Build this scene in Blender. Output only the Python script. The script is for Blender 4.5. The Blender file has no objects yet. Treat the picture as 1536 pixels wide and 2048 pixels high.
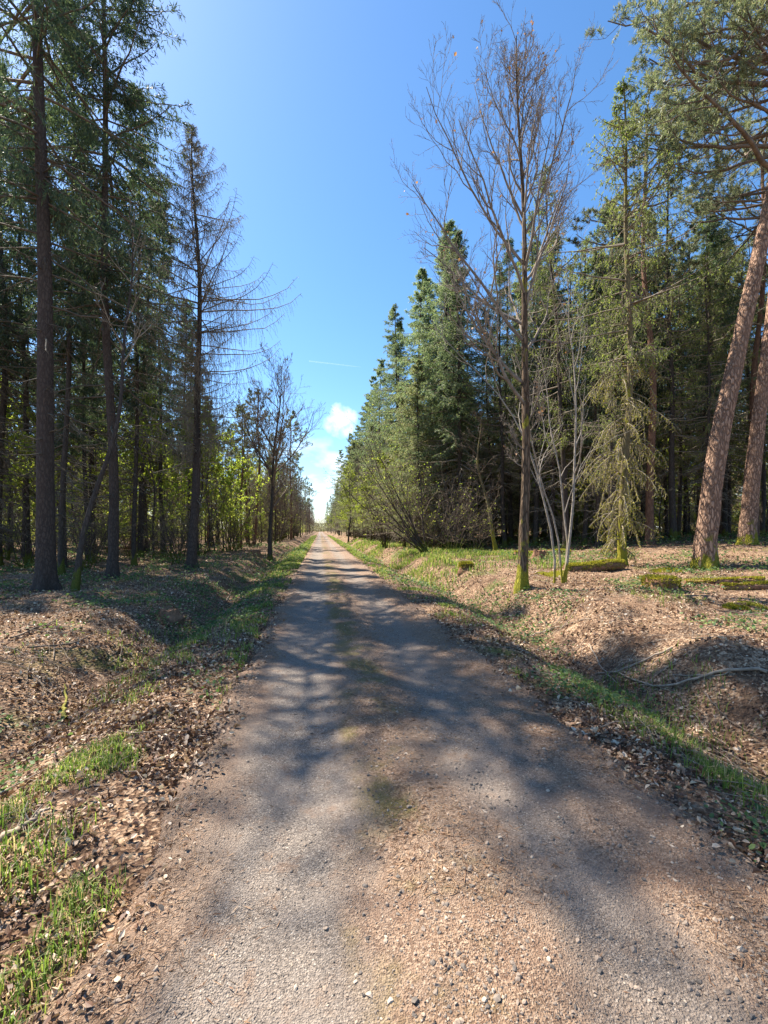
import bpy, math
import numpy as np
from mathutils import Vector

# ------------------------------------------------------------------ camera, sky, sun, exposure
scene = bpy.context.scene
COL = scene.collection
PI = math.pi
R = math.radians
FPX = 900.0                       # focal length in photo pixels (photo 1536 x 2048)
YAW = math.atan(128 / FPX)        # camera looks a little to the right of the road
CAM_H = 1.6
SUN_AZ, SUN_EL = R(-45), R(53)    # azimuth from the road direction (+Y), towards +X

cam_d = bpy.data.cameras.new('camera')
cam = bpy.data.objects.new('camera', cam_d)
COL.objects.link(cam)
cam_d.sensor_width = 36
cam_d.lens = FPX / 2048 * 36
cam_d.shift_y = 36 / 2048
cam_d.clip_start = 0.05
cam_d.clip_end = 12000
cam.location = (0, 0, CAM_H)
cam.rotation_euler = (PI / 2, 0, -YAW)
scene.camera = cam

sun_dir = Vector((math.sin(SUN_AZ) * math.cos(SUN_EL), math.cos(SUN_AZ) * math.cos(SUN_EL), math.sin(SUN_EL)))
sl = bpy.data.lights.new('sun', 'SUN')
sl.energy = 5.0
sl.angle = R(0.45)
sl.color = (1.0, 0.91, 0.78)
so = bpy.data.objects.new('sun', sl)
COL.objects.link(so)
so.rotation_euler = (-sun_dir).to_track_quat('-Z', 'Y').to_euler()
so.location = (0, 0, 60)

w = bpy.data.worlds.new('World')
scene.world = w
w.use_nodes = True
nt = w.node_tree
nt.nodes.clear()
wo = nt.nodes.new('ShaderNodeOutputWorld')
bg = nt.nodes.new('ShaderNodeBackground')
bg.inputs['Strength'].default_value = 0.083
sky = nt.nodes.new('ShaderNodeTexSky')
sky.sky_type = 'NISHITA'
sky.sun_disc = False
sky.sun_elevation = SUN_EL
sky.sun_rotation = SUN_AZ % (2 * PI)
sky.air_density = 1.0
sky.dust_density = 0.35
sky.ozone_density = 5.0
# small fair-weather clouds low over the end of the road
tc = nt.nodes.new('ShaderNodeTexCoord')
mp = nt.nodes.new('ShaderNodeMapping')
mp.inputs['Scale'].default_value = (9, 9, 16)
cn = nt.nodes.new('ShaderNodeTexNoise')
cn.inputs['Scale'].default_value = 1.0
cn.inputs['Detail'].default_value = 6
cr = nt.nodes.new('ShaderNodeValToRGB')
cr.color_ramp.elements[0].position = 0.50
cr.color_ramp.elements[1].position = 0.72
sp = nt.nodes.new('ShaderNodeSeparateXYZ')
mr = nt.nodes.new('ShaderNodeMapRange')
mr.interpolation_type = 'SMOOTHSTEP'
mr.inputs['From Min'].default_value = 0.27
mr.inputs['From Max'].default_value = 0.10
mul = nt.nodes.new('ShaderNodeMath')
mul.operation = 'MULTIPLY'
cmix = nt.nodes.new('ShaderNodeMix')
cmix.data_type = 'RGBA'
cmix.inputs['B'].default_value = (7.2, 7.6, 8.2, 1)
L = nt.links.new
L(tc.outputs['Generated'], mp.inputs['Vector'])
L(mp.outputs['Vector'], cn.inputs['Vector'])
L(cn.outputs['Fac'], cr.inputs['Fac'])
L(tc.outputs['Generated'], sp.inputs['Vector'])
L(sp.outputs['Z'], mr.inputs['Value'])
L(cr.outputs['Color'], mul.inputs[0])
L(mr.outputs['Result'], mul.inputs[1])
cd = Vector((math.sin(R(2.6)) * math.cos(R(13.6)), math.cos(R(2.6)) * math.cos(R(13.6)), math.sin(R(13.6))))
dotn = nt.nodes.new('ShaderNodeVectorMath')
dotn.operation = 'DOT_PRODUCT'
dotn.inputs[1].default_value = cd
L(tc.outputs['Generated'], dotn.inputs[0])
mb = nt.nodes.new('ShaderNodeMapRange')
mb.interpolation_type = 'SMOOTHSTEP'
mb.inputs['From Min'].default_value = math.cos(R(3.2))
mb.inputs['From Max'].default_value = math.cos(R(0.5))
L(dotn.outputs['Value'], mb.inputs['Value'])
cn2 = nt.nodes.new('ShaderNodeTexNoise')
cn2.inputs['Scale'].default_value = 34
cn2.inputs['Detail'].default_value = 6
L(tc.outputs['Generated'], cn2.inputs['Vector'])
mul2 = nt.nodes.new('ShaderNodeMath')
mul2.operation = 'MULTIPLY'
L(mb.outputs['Result'], mul2.inputs[0])
L(cn2.outputs['Fac'], mul2.inputs[1])
mul3 = nt.nodes.new('ShaderNodeMath')
mul3.operation = 'MULTIPLY_ADD'
mul3.use_clamp = True
mul3.inputs[1].default_value = 0.75
pw = nt.nodes.new('ShaderNodeMapRange')
pw.inputs['From Min'].default_value = 0.28
pw.inputs['From Max'].default_value = 0.6
L(mul2.outputs['Value'], pw.inputs['Value'])
L(pw.outputs['Result'], mul3.inputs[0])
L(mul.outputs['Value'], mul3.inputs[2])
L(mul3.outputs['Value'], cmix.inputs['Factor'])
hs = nt.nodes.new('ShaderNodeHueSaturation')
hs.inputs['Hue'].default_value = 0.497
hs.inputs['Saturation'].default_value = 1.14
L(sky.outputs['Color'], hs.inputs['Color'])
L(hs.outputs['Color'], cmix.inputs['A'])
L(cmix.outputs['Result'], bg.inputs['Color'])
L(bg.outputs['Background'], wo.inputs['Surface'])

vs = scene.view_settings
vs.view_transform = 'Standard'
vs.look = 'None'
vs.gamma = 1
vs.exposure = 1.6
cy = scene.cycles
cy.max_bounces = 5
cy.diffuse_bounces = 3
cy.glossy_bounces = 2
cy.transmission_bounces = 4
cy.transparent_max_bounces = 4
cy.use_denoising = True
cy.caustics_reflective = False
cy.caustics_refractive = False

# ------------------------------------------------------------------ helpers: noise, terrain, meshes


def vnoise(x, y, s=0.0):
    x = np.asarray(x, float)
    y = np.asarray(y, float)
    ix, iy = np.floor(x), np.floor(y)
    fx, fy = x - ix, y - iy
    fx = fx * fx * (3 - 2 * fx)
    fy = fy * fy * (3 - 2 * fy)

    def h(a, b):
        v = np.sin(a * 127.1 + b * 311.7 + s * 74.7) * 43758.5453
        return v - np.floor(v)
    return (h(ix, iy) * (1 - fx) + h(ix + 1, iy) * fx) * (1 - fy) + (h(ix, iy + 1) * (1 - fx) + h(ix + 1, iy + 1) * fx) * fy


def fbm(x, y, s=0.0, o=4):
    t, a, n = 0, 0.5, 0
    for i in range(o):
        t = t + a * vnoise(np.asarray(x) * 2 ** i, np.asarray(y) * 2 ** i, s + i * 3.1)
        n += a
        a *= 0.5
    return t / n


def sstep(a, b, x):
    t = np.clip((np.asarray(x, float) - a) / (b - a), 0, 1)
    return t * t * (3 - 2 * t)


RL, RR = -0.86, 2.05       # edges of the road
DL, DR = -2.5, 3.6         # ditches


def terr(x, y):
    x = np.asarray(x, float)
    y = np.asarray(y, float)
    wb = 0.5 * (vnoise(y * 0.22, y * 0 + 3.3, 1) - 0.5) + 0.25 * (vnoise(y * 0.8, y * 0 + 1.3, 2) - 0.5)
    off = np.maximum(sstep(-1.2, -2.2, x), sstep(2.4, 3.2, x))
    xs = x + wb * off
    dn = 0.75 + 0.5 * vnoise(y * 0.3, y * 0 + 7.7, 5)
    h = 0.12 * sstep(-2.5, -3.8, xs) + 0.30 * sstep(3.75, 4.9, xs) + 0.85 * sstep(6.5, 21, x)
    h = h - 0.32 * dn * np.exp(-((xs - DL) / 0.58) ** 2) - 0.32 * dn * np.exp(-((xs - DR) / 0.66) ** 2)
    h = h + off * (0.20 * (fbm(x * 0.55, y * 0.55, 11, 3) - 0.5) + 0.13 * (fbm(x * 2.1, y * 2.1, 12, 4) - 0.5))
    bank = np.exp(-((xs + 3.2) / 0.55) ** 2) + np.exp(-((xs - 4.5) / 0.7) ** 2)
    h = h + bank * 0.26 * (vnoise(x * 1.5, y * 1.3, 15) - 0.5)
    h = h + 0.9 * (fbm(x * 0.045, y * 0.045, 21, 2) - 0.5) * np.maximum(sstep(-8, -26, x), sstep(10, 30, x))
    road = sstep(RL - 0.25, RL + 0.12, x) * sstep(RR + 0.25, RR - 0.12, x)
    return h - 0.035 * road


def road_z(x, y):
    tr = np.exp(-((x + 0.17) / 0.36) ** 2) + np.exp(-((x - 1.12) / 0.36) ** 2)
    z = 0.024 - 0.042 * tr + 0.022 * (fbm(x * 1.6, y * 1.2, 31, 3) - 0.5) + 0.010 * (fbm(x * 9, y * 9, 33, 2) - 0.5)
    e = np.minimum(x - RL, RR - x) + 0.42 * (fbm(y * 1.4, x * 0.9, 35, 4) - 0.5)
    return z - 0.09 * sstep(0.10, -0.14, e)


RIGHT = np.array([math.cos(YAW), -math.sin(YAW), 0.0])
FWD = np.array([math.sin(YAW), math.cos(YAW), 0.0])


def at(u, v):
    """the point of the ground that photo pixel (u, v) shows"""
    d = RIGHT * (u - 768) / FPX + FWD + np.array([0, 0, -(v - 1060) / FPX])
    t = np.geomspace(0.8, 300, 4000)
    z = CAM_H + t * d[2] - terr(t * d[0], t * d[1])
    i = int(np.argmax(z < 0)) if (z < 0).any() else 2500
    x, y = float(t[i] * d[0]), float(t[i] * d[1])
    return np.array([x, y, float(terr(x, y))])


def nrm(v):
    return v / np.maximum(np.linalg.norm(v, axis=-1, keepdims=True), 1e-9)


class Geo:
    """collects vertices and faces; every add() may use its own material slot"""

    def __init__(self):
        self.v, self.f, self.n = [], [], 0

    def add(self, verts, faces, slot=0, smooth=True):
        verts = np.asarray(verts, float).reshape(-1, 3)
        faces = np.asarray(faces, np.int64)
        if len(verts) == 0 or len(faces) == 0:
            return
        self.v.append(verts)
        self.f.append((faces + self.n, slot, smooth))
        self.n += len(verts)

    def mesh(self, name, mats):
        me = bpy.data.meshes.new(name)
        V = np.concatenate(self.v)
        me.vertices.add(len(V))
        me.vertices.foreach_set('co', V.ravel())
        loops = np.concatenate([f.ravel() for f, _, _ in self.f])
        sizes = np.concatenate([np.full(len(f), f.shape[1]) for f, _, _ in self.f])
        slots = np.concatenate([np.full(len(f), s) for f, s, _ in self.f])
        sm = np.concatenate([np.full(len(f), b) for f, _, b in self.f])
        me.loops.add(len(loops))
        me.loops.foreach_set('vertex_index', loops)
        me.polygons.add(len(sizes))
        me.polygons.foreach_set('loop_start', np.concatenate([[0], np.cumsum(sizes)[:-1]]))
        me.polygons.foreach_set('material_index', slots)
        me.polygons.foreach_set('use_smooth', sm)
        me.update(calc_edges=True)
        for m in (mats if isinstance(mats, (list, tuple)) else [mats]):
            me.materials.append(m)
        return me


def tubes(g, P, Rr, sides=5, slot=0):
    """P (B,N,3) centre lines, Rr (B,N) radii"""
    P = np.asarray(P, float)
    if P.size == 0:
        return
    B, Np = P.shape[:2]
    T = nrm(np.gradient(P, axis=1))
    mt = np.abs(T.mean(1))
    ref = np.eye(3)[np.argmin(mt, axis=1)][:, None, :]
    U = nrm(np.cross(T, ref))
    W = np.cross(T, U)
    a = np.linspace(0, 2 * PI, sides, endpoint=False)
    ring = U[:, :, None, :] * np.cos(a)[None, None, :, None] + W[:, :, None, :] * np.sin(a)[None, None, :, None]
    V = P[:, :, None, :] + ring * np.asarray(Rr)[:, :, None, None]
    idx = np.arange(B * Np * sides).reshape(B, Np, sides)
    n = np.roll(idx, -1, axis=2)
    F = np.stack([idx[:, :-1], n[:, :-1], n[:, 1:], idx[:, 1:]], -1).reshape(-1, 4)
    g.add(V, F, slot, True)


def strips(g, base, d, ln, wd, rng, slot=0, fat=0.45):
    """slim diamond blades: base (M,3), direction d, length ln, width wd"""
    M = len(base)
    if M == 0:
        return
    d = nrm(d)
    side = nrm(np.cross(d, rng.normal(size=(M, 3))))
    ln = np.broadcast_to(ln, (M,))[:, None]
    wd = np.broadcast_to(wd, (M,))[:, None]
    mid = base + d * ln * fat
    V = np.stack([base, mid + side * wd / 2, base + d * ln, mid - side * wd / 2], 1)
    F = np.arange(M * 4).reshape(M, 4)
    g.add(V, F, slot, False)


def leaf_blades(g, base, nrmv, size, rng, slot=0, curl=0.35, asp=0.55):
    """folded leaves of six vertices lying along a random heading with normal nrmv"""
    M = len(base)
    if M == 0:
        return
    n = nrm(nrmv)
    h = nrm(np.cross(n, rng.normal(size=(M, 3))))
    s = np.cross(n, h)
    size = np.broadcast_to(size, (M,))[:, None]
    c = size * rng.uniform(-0.25, 1, (M, 1)) * curl
    a = base - h * size / 2
    b = base + h * size / 2 + n * c * rng.uniform(-0.5, 1.0, (M, 1))
    wl = size * asp / 2 * rng.uniform(0.7, 1.2, (M, 1))
    m1 = base - h * size * 0.16
    m2 = base + h * size * 0.2
    V = np.stack([a, m1 + s * wl + n * c, m2 + s * wl * 0.85 + n * c, b, m2 - s * wl * 0.85 + n * c * 0.8, m1 - s * wl + n * c * 0.8], 1)
    i = np.arange(M)[:, None] * 6
    F = np.concatenate([i + np.array([[0, 3, 2, 1]]), i + np.array([[0, 5, 4, 3]])])
    g.add(V, F, slot, False)


def grid_mesh(xs, ys, zf):
    X, Y = np.meshgrid(xs, ys)
    V = np.stack([X, Y, zf(X, Y)], -1).reshape(-1, 3)
    i = np.arange(len(xs) * len(ys)).reshape(len(ys), len(xs))
    F = np.stack([i[:-1, :-1], i[:-1, 1:], i[1:, 1:], i[1:, :-1]], -1).reshape(-1, 4)
    g = Geo()
    g.add(V, F)
    return g


def obj(name, me, parent=None):
    o = bpy.data.objects.new(name, me)
    COL.objects.link(o)
    if parent:
        o.parent = parent
    return o


def tag(o, label=None, cat=None, group=None, kind=None):
    for k, v in (('label', label), ('category', cat), ('group', group), ('kind', kind)):
        if v:
            o[k] = v
    return o


def thing(name, loc, label, cat, group=None, rz=0.0, sc=1.0):
    o = obj(name, None)
    o.empty_display_size = 0.3
    o.location = [float(c) for c in loc]
    o.rotation_euler = (0, 0, rz)
    o.scale = (sc, sc, sc)
    return tag(o, label, cat, group)


def dup(root, loc, rz, sc, label=None, group=None, tilt=(0, 0)):
    r = root.copy()
    COL.objects.link(r)
    r.location = [float(c) for c in loc]
    r.rotation_euler = (tilt[0], tilt[1], rz)
    r.scale = sc if isinstance(sc, tuple) else (sc, sc, sc)
    if label:
        r['label'] = label
    if group:
        r['group'] = group
    for ch in list(root.children):
        c = ch.copy()
        COL.objects.link(c)
        c.parent = r
    return r


# ------------------------------------------------------------------ materials


class NT:
    def __init__(self, name):
        self.m = bpy.data.materials.new(name)
        self.m.use_nodes = True
        self.t = self.m.node_tree
        self.t.nodes.clear()
        self.out = self.t.nodes.new('ShaderNodeOutputMaterial')

    def n(self, typ, **kw):
        nd = self.t.nodes.new('ShaderNode' + typ)
        for k, v in kw.items():
            if k in nd.inputs.keys():
                self.set(nd.inputs[k], v)
            else:
                setattr(nd, k, v)
        return nd

    def set(self, sock, v):
        if hasattr(v, 'is_output') or isinstance(v, bpy.types.NodeSocket):
            self.t.links.new(v, sock)
        else:
            if sock.type == 'RGBA' and len(v) == 3:
                v = (*v, 1)
            sock.default_value = v

    def coord(self, kind='Object', scale=(1, 1, 1)):
        tcn = self.n('TexCoord')
        m = self.n('Mapping')
        self.set(m.inputs['Vector'], tcn.outputs[kind])
        m.inputs['Scale'].default_value = scale
        return m.outputs['Vector']

    def noise(self, vec, scale, detail=4, rough=0.55):
        nd = self.n('TexNoise', Scale=scale, Detail=detail, Roughness=rough)
        self.set(nd.inputs['Vector'], vec)
        return nd.outputs['Fac']

    def ramp(self, fac, stops, interp='LINEAR'):
        nd = self.n('ValToRGB')
        nd.color_ramp.interpolation = interp
        e = nd.color_ramp.elements
        while len(e) < len(stops):
            e.new(0.5)
        for i, (p, c) in enumerate(stops):
            e[i].position = p
            e[i].color = (*c, 1) if len(c) == 3 else c
        self.set(nd.inputs['Fac'], fac)
        return nd.outputs['Color']

    def mix(self, fac, a, b, typ='MIX'):
        nd = self.n('Mix')
        nd.data_type = 'RGBA'
        nd.blend_type = typ
        self.set(nd.inputs['Factor'], fac)
        self.set(nd.inputs[6], a)
        self.set(nd.inputs[7], b)
        return nd.outputs[2]

    def math(self, op, a, b=0.0, clamp=False):
        nd = self.n('Math')
        nd.operation = op
        nd.use_clamp = clamp
        self.set(nd.inputs[0], a)
        self.set(nd.inputs[1], b)
        return nd.outputs[0]

    def mapr(self, v, a, b, c=0.0, d=1.0):
        nd = self.n('MapRange')
        nd.interpolation_type = 'SMOOTHSTEP'
        self.set(nd.inputs['Value'], v)
        for k, x in zip(('From Min', 'From Max', 'To Min', 'To Max'), (a, b, c, d)):
            nd.inputs[k].default_value = x
        return nd.outputs['Result']

    def surf(self, color, rough=0.9, spec=0.25, bump=None, bstr=0.5, bdist=0.02):
        p = self.n('BsdfPrincipled')
        self.set(p.inputs['Base Color'], color)
        self.set(p.inputs['Roughness'], rough)
        p.inputs['Specular IOR Level'].default_value = spec
        if bump is not None:
            b = self.n('Bump', Strength=bstr, Distance=bdist)
            self.set(b.inputs['Height'], bump)
            self.t.links.new(b.outputs['Normal'], p.inputs['Normal'])
        self.t.links.new(p.outputs[0], self.out.inputs['Surface'])
        return self.m


def fol(name, cols, trans=0.35, tcol=1.5, rough=0.6, spec=0.3):
    """foliage: one colour per leaf or spray, some light passes through"""
    t = NT(name)
    g = t.n('NewGeometry')
    oi = t.n('ObjectInfo')
    c = t.ramp(g.outputs['Random Per Island'], cols)
    v = t.mapr(oi.outputs['Random'], 0, 1, 0.75, 1.25)
    hsv = t.n('HueSaturation', Color=c, Value=v)
    c = hsv.outputs['Color']
    p = t.n('BsdfPrincipled', Roughness=rough)
    p.inputs['Specular IOR Level'].default_value = spec
    t.set(p.inputs['Base Color'], c)
    tr = t.n('BsdfTranslucent')
    tc2 = t.mix(1.0, c, (tcol, tcol * 1.05, tcol * 0.75), 'MULTIPLY')
    t.set(tr.inputs['Color'], tc2)
    mx = t.n('MixShader', Fac=trans)
    t.t.links.new(p.outputs[0], mx.inputs[1])
    t.t.links.new(tr.outputs[0], mx.inputs[2])
    t.t.links.new(mx.outputs[0], t.out.inputs['Surface'])
    return t.m


def bark(name, dark, light, scale=(9, 9, 2.2), bumpd=0.03, moss=None, moss_h=0.8, moss_col=((0.13, 0.125, 0.014), (0.36, 0.33, 0.04)), moss_speck=0.0, cw=0.35):
    t = NT(name)
    v = t.coord('Object', scale)
    vo = t.n('TexVoronoi', Scale=1.0)
    vo.feature = 'DISTANCE_TO_EDGE'
    wob = t.n('TexNoise', Scale=0.9, Detail=5)
    t.set(wob.inputs['Vector'], v)
    av = t.n('VectorMath')
    av.operation = 'ADD'
    t.set(av.inputs[0], v)
    wsc = t.n('VectorMath')
    wsc.operation = 'SCALE'
    t.set(wsc.inputs[0], wob.outputs['Color'])
    wsc.inputs['Scale'].default_value = 1.6
    t.set(av.inputs[1], wsc.outputs[0])
    t.set(vo.inputs['Vector'], av.outputs[0])
    crack = t.mapr(vo.outputs['Distance'], 0.0, 0.28)
    fine = t.noise(v, 5.0, 5, 0.7)
    hgt = t.math('ADD', t.math('MULTIPLY', crack, cw), t.math('MULTIPLY', fine, 1.15 - cw))
    big = t.noise(t.coord('Object', (1, 1, 0.6)), 1.6, 3)
    c = t.ramp(hgt, [(0.1, dark), (0.85, light)])
    c = t.mix(t.mapr(big, 0.35, 0.7, 0, 0.45), c, tuple(0.6 * x for x in light))
    if moss:
        sep = t.n('SeparateXYZ')
        t.set(sep.inputs[0], t.coord('Object'))
        mn = t.noise(t.coord('Object', (3, 3, 1.5)), 1.5, 4)
        hgt_m = t.math('ADD', t.mapr(sep.outputs['Z'], moss_h, 0.0, 0, 1), t.math('MULTIPLY', t.math('SUBTRACT', mn, 0.5), 3.4))
        f = t.math('MULTIPLY', t.mapr(hgt_m, 0.28, 0.55), t.mapr(sep.outputs['Z'], moss_h * 1.9, moss_h * 1.1))
        if moss_speck:
            f = t.math('MAXIMUM', f, t.mapr(mn, 0.62 - moss_speck, 0.70 - moss_speck, 0, 0.85))
        mc = t.ramp(t.noise(t.coord('Object'), 45, 3), [(0.3, moss_col[0]), (0.7, moss_col[1])])
        c = t.mix(f, c, mc)
    return t.surf(c, 0.92, 0.15, hgt, 0.9, bumpd)


def plain(name, c1, c2, scale=12, rough=0.9, bumpd=0.006):
    t = NT(name)
    n = t.noise(t.coord('Object'), scale, 5, 0.65)
    return t.surf(t.ramp(n, [(0.3, c1), (0.7, c2)]), rough, 0.2, n, 0.6, bumpd)


M = {}
M['spruce_bark'] = bark('spruce_bark', (0.022, 0.017, 0.015), (0.10, 0.078, 0.066), (16, 16, 6), 0.02)
M['dark_bark'] = bark('dark_bark', (0.022, 0.018, 0.016), (0.095, 0.078, 0.066), (14, 14, 4), 0.02, moss=True, moss_h=0.9, moss_col=((0.05, 0.06, 0.012), (0.13, 0.14, 0.03)))
M['pine_bark'] = bark('pine_bark', (0.07, 0.036, 0.026), (0.46, 0.295, 0.205), (14, 14, 4.2), 0.06, moss=True, moss_h=0.6, cw=0.6)
M['red_bark'] = bark('red_bark', (0.06, 0.035, 0.025), (0.24, 0.135, 0.09), (12, 12, 3.5), 0.02)
M['oak_bark'] = bark('oak_bark', (0.022, 0.016, 0.012), (0.21, 0.145, 0.095), (17, 17, 2.4), 0.04, moss=True, moss_h=1.3, moss_speck=0.03, cw=0.65)
M['mossy_bark'] = bark('mossy_bark', (0.06, 0.05, 0.03), (0.22, 0.18, 0.10), (14, 14, 4), 0.02, moss=True, moss_h=2.6, moss_speck=0.06)
M['pale_bark'] = bark('pale_bark', (0.16, 0.13, 0.10), (0.40, 0.35, 0.29), (10, 10, 6), 0.008, moss=True, moss_h=0.7)
M['twig'] = plain('twig', (0.09, 0.07, 0.055), (0.22, 0.17, 0.13), 6)
M['oak_twig'] = plain('oak_twig', (0.11, 0.09, 0.072), (0.30, 0.25, 0.20), 6)
M['larch_twig'] = plain('larch_twig', (0.12, 0.10, 0.08), (0.30, 0.25, 0.19), 6)
M['dead_twig'] = plain('dead_twig', (0.13, 0.11, 0.085), (0.33, 0.285, 0.22), 3)
M['dark_dead'] = plain('dark_dead', (0.055, 0.046, 0.036), (0.16, 0.135, 0.10), 3)
M['pale_twig'] = plain('pale_twig', (0.17, 0.145, 0.12), (0.40, 0.35, 0.29), 4)
M['moss_twig'] = plain('moss_twig', (0.10, 0.10, 0.02), (0.34, 0.31, 0.06), 10)
M['spruce'] = fol('spruce', [(0.0, (0.036, 0.062, 0.04)), (0.6, (0.07, 0.105, 0.06)), (1.0, (0.14, 0.17, 0.085))], 0.36)
M['douglas'] = fol('douglas', [(0.0, (0.075, 0.115, 0.065)), (0.6, (0.16, 0.21, 0.115)), (1.0, (0.28, 0.30, 0.16))], 0.42)
M['fir_pale'] = fol('fir_pale', [(0.0, (0.10, 0.115, 0.065)), (0.6, (0.19, 0.215, 0.11)), (0.85, (0.28, 0.29, 0.16)), (1.0, (0.24, 0.18, 0.12))], 0.4)
M['pine'] = fol('pine', [(0.0, (0.075, 0.10, 0.06)), (0.6, (0.16, 0.185, 0.11)), (1.0, (0.27, 0.26, 0.16))], 0.3)
M['larch_green'] = fol('larch_green', [(0.0, (0.12, 0.17, 0.04)), (1.0, (0.26, 0.29, 0.07))], 0.45)
M['larch_bud'] = fol('larch_bud', [(0.0, (0.09, 0.10, 0.06)), (1.0, (0.18, 0.18, 0.10))], 0.3)
M['moss'] = fol('moss', [(0.0, (0.15, 0.15, 0.015)), (0.6, (0.30, 0.28, 0.03)), (1.0, (0.44, 0.38, 0.06))], 0.3)
M['fresh'] = fol('fresh', [(0.0, (0.14, 0.20, 0.035)), (0.6, (0.28, 0.33, 0.05)), (1.0, (0.44, 0.44, 0.09))], 0.6)
M['brown_leaf'] = fol('brown_leaf', [(0.0, (0.14, 0.07, 0.04)), (1.0, (0.30, 0.16, 0.08))], 0.35)
M['litter'] = fol('litter', [(0.0, (0.055, 0.03, 0.019)), (0.34, (0.16, 0.082, 0.05)), (0.66, (0.35, 0.215, 0.13)), (0.87, (0.58, 0.425, 0.29)), (1.0, (0.72, 0.60, 0.46))], 0.15, 1.1, 0.55, 0.4)
M['grass'] = fol('grass', [(0.0, (0.07, 0.11, 0.024)), (0.5, (0.13, 0.20, 0.035)), (0.8, (0.23, 0.29, 0.06)), (0.84, (0.33, 0.25, 0.13)), (1.0, (0.42, 0.33, 0.19))], 0.45)
M['weed'] = fol('weed', [(0.0, (0.045, 0.085, 0.035)), (0.7, (0.09, 0.15, 0.05)), (1.0, (0.18, 0.24, 0.08))], 0.35)
M['needle_litter'] = fol('needle_litter', [(0.0, (0.17, 0.08, 0.04)), (0.6, (0.34, 0.19, 0.10)), (1.0, (0.52, 0.36, 0.22))], 0.05)
M['deadwood'] = plain('deadwood', (0.16, 0.12, 0.085), (0.42, 0.34, 0.26), 14)
M['rotwood'] = plain('rotwood', (0.10, 0.05, 0.03), (0.30, 0.17, 0.10), 14)
M['soil'] = plain('soil', (0.06, 0.035, 0.022), (0.22, 0.13, 0.08), 9, bumpd=0.03)

t = NT('stone')
g_ = t.n('NewGeometry')
c_ = t.ramp(g_.outputs['Random Per Island'], [(0.0, (0.05, 0.045, 0.042)), (0.35, (0.10, 0.088, 0.078)), (0.5, (0.22, 0.17, 0.13)), (0.85, (0.36, 0.27, 0.20)), (1.0, (0.52, 0.43, 0.33))])
M['stone'] = t.surf(t.mix(0.35, c_, t.ramp(t.noise(t.coord('Object'), 60, 4), [(0.3, (0.08, 0.068, 0.058)), (0.7, (0.36, 0.29, 0.23))])), 0.8, 0.3)

# forest floor
t = NT('forest_floor')
v = t.coord('Object')
vor = t.n('TexVoronoi', Scale=34.0)
t.set(vor.inputs['Vector'], v)
vor2 = t.n('TexVoronoi', Scale=75.0)
t.set(vor2.inputs['Vector'], v)
sepc = t.n('SeparateColor')
t.set(sepc.inputs[0], vor.outputs['Color'])
sepd = t.n('SeparateColor')
t.set(sepd.inputs[0], vor2.outputs['Color'])
rnd = t.math('ADD', t.math('MULTIPLY', sepc.outputs[0], 0.6), t.math('MULTIPLY', sepd.outputs[0], 0.4))
lit = t.ramp(rnd, [(0.05, (0.045, 0.026, 0.017)), (0.4, (0.15, 0.088, 0.054)), (0.7, (0.33, 0.22, 0.138)), (0.95, (0.54, 0.40, 0.275))])
soil_f = t.mapr(t.noise(v, 1.7, 6, 0.7), 0.46, 0.64, 0, 0.85)
c = t.mix(soil_f, lit, t.ramp(t.noise(v, 14, 4), [(0.3, (0.05, 0.03, 0.02)), (0.7, (0.15, 0.09, 0.055))]))
moss_f = t.mapr(t.noise(t.coord('Object', (1, 1, 1)), 0.55, 5, 0.6), 0.55, 0.66, 0, 0.75)
c = t.mix(moss_f, c, t.ramp(t.noise(v, 22, 4), [(0.3, (0.045, 0.06, 0.015)), (0.7, (0.15, 0.17, 0.04))]))
hb = t.math('ADD', t.math('MULTIPLY', vor.outputs['Distance'], 0.7), t.noise(v, 30, 4))
M['floor'] = t.surf(c, 0.95, 0.15, hb, 1.0, 0.03)

# road: two worn tarmac wheel tracks, gravel and needles between and beside them, some moss on the middle
t = NT('road_surface')
v = t.coord('Object')
sx = t.n('SeparateXYZ')
t.set(sx.inputs[0], v)
x_w = t.math('ADD', sx.outputs['X'], t.math('MULTIPLY', t.math('SUBTRACT', t.noise(t.coord('Object', (1, 0.6, 1)), 1.3, 5, 0.6), 0.5), 0.9))


def track(cx, wd, soft):
    d = t.math('ABSOLUTE', t.math('SUBTRACT', x_w, cx))
    return t.mapr(d, wd + soft, wd - soft)


trk = t.math('MAXIMUM', track(-0.17, 0.36, 0.16), t.math('MULTIPLY', track(1.14, 0.26, 0.18), 0.8))
agg = t.n('TexVoronoi', Scale=150.0)
t.set(agg.inputs['Vector'], v)
agc = t.n('SeparateColor')
t.set(agc.inputs[0], agg.outputs['Color'])
fine = t.noise(v, 70, 4, 0.7)
tar = t.ramp(agc.outputs[0], [(0.0, (0.10, 0.083, 0.07)), (0.5, (0.195, 0.163, 0.136)), (0.95, (0.30, 0.252, 0.208)), (1.0, (0.44, 0.39, 0.33))])
tar = t.mix(t.mapr(t.noise(v, 2.4, 4), 0.4, 0.7, 0, 0.5), tar, (0.26, 0.215, 0.18))
peb = t.n('TexVoronoi', Scale=115.0)
t.set(peb.inputs['Vector'], v)
pbc = t.n('SeparateColor')
t.set(pbc.inputs[0], peb.outputs['Color'])
dirt = t.ramp(t.math('ADD', t.math('MULTIPLY', pbc.outputs[0], 0.5), t.math('MULTIPLY', fine, 0.5)),
              [(0.2, (0.085, 0.05, 0.033)), (0.45, (0.215, 0.138, 0.09)), (0.7, (0.35, 0.245, 0.168)), (0.9, (0.50, 0.39, 0.29))])
dirt = t.mix(t.mapr(t.noise(v, 3.0, 5), 0.45, 0.7, 0, 0.6), dirt, (0.17, 0.10, 0.066))
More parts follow.
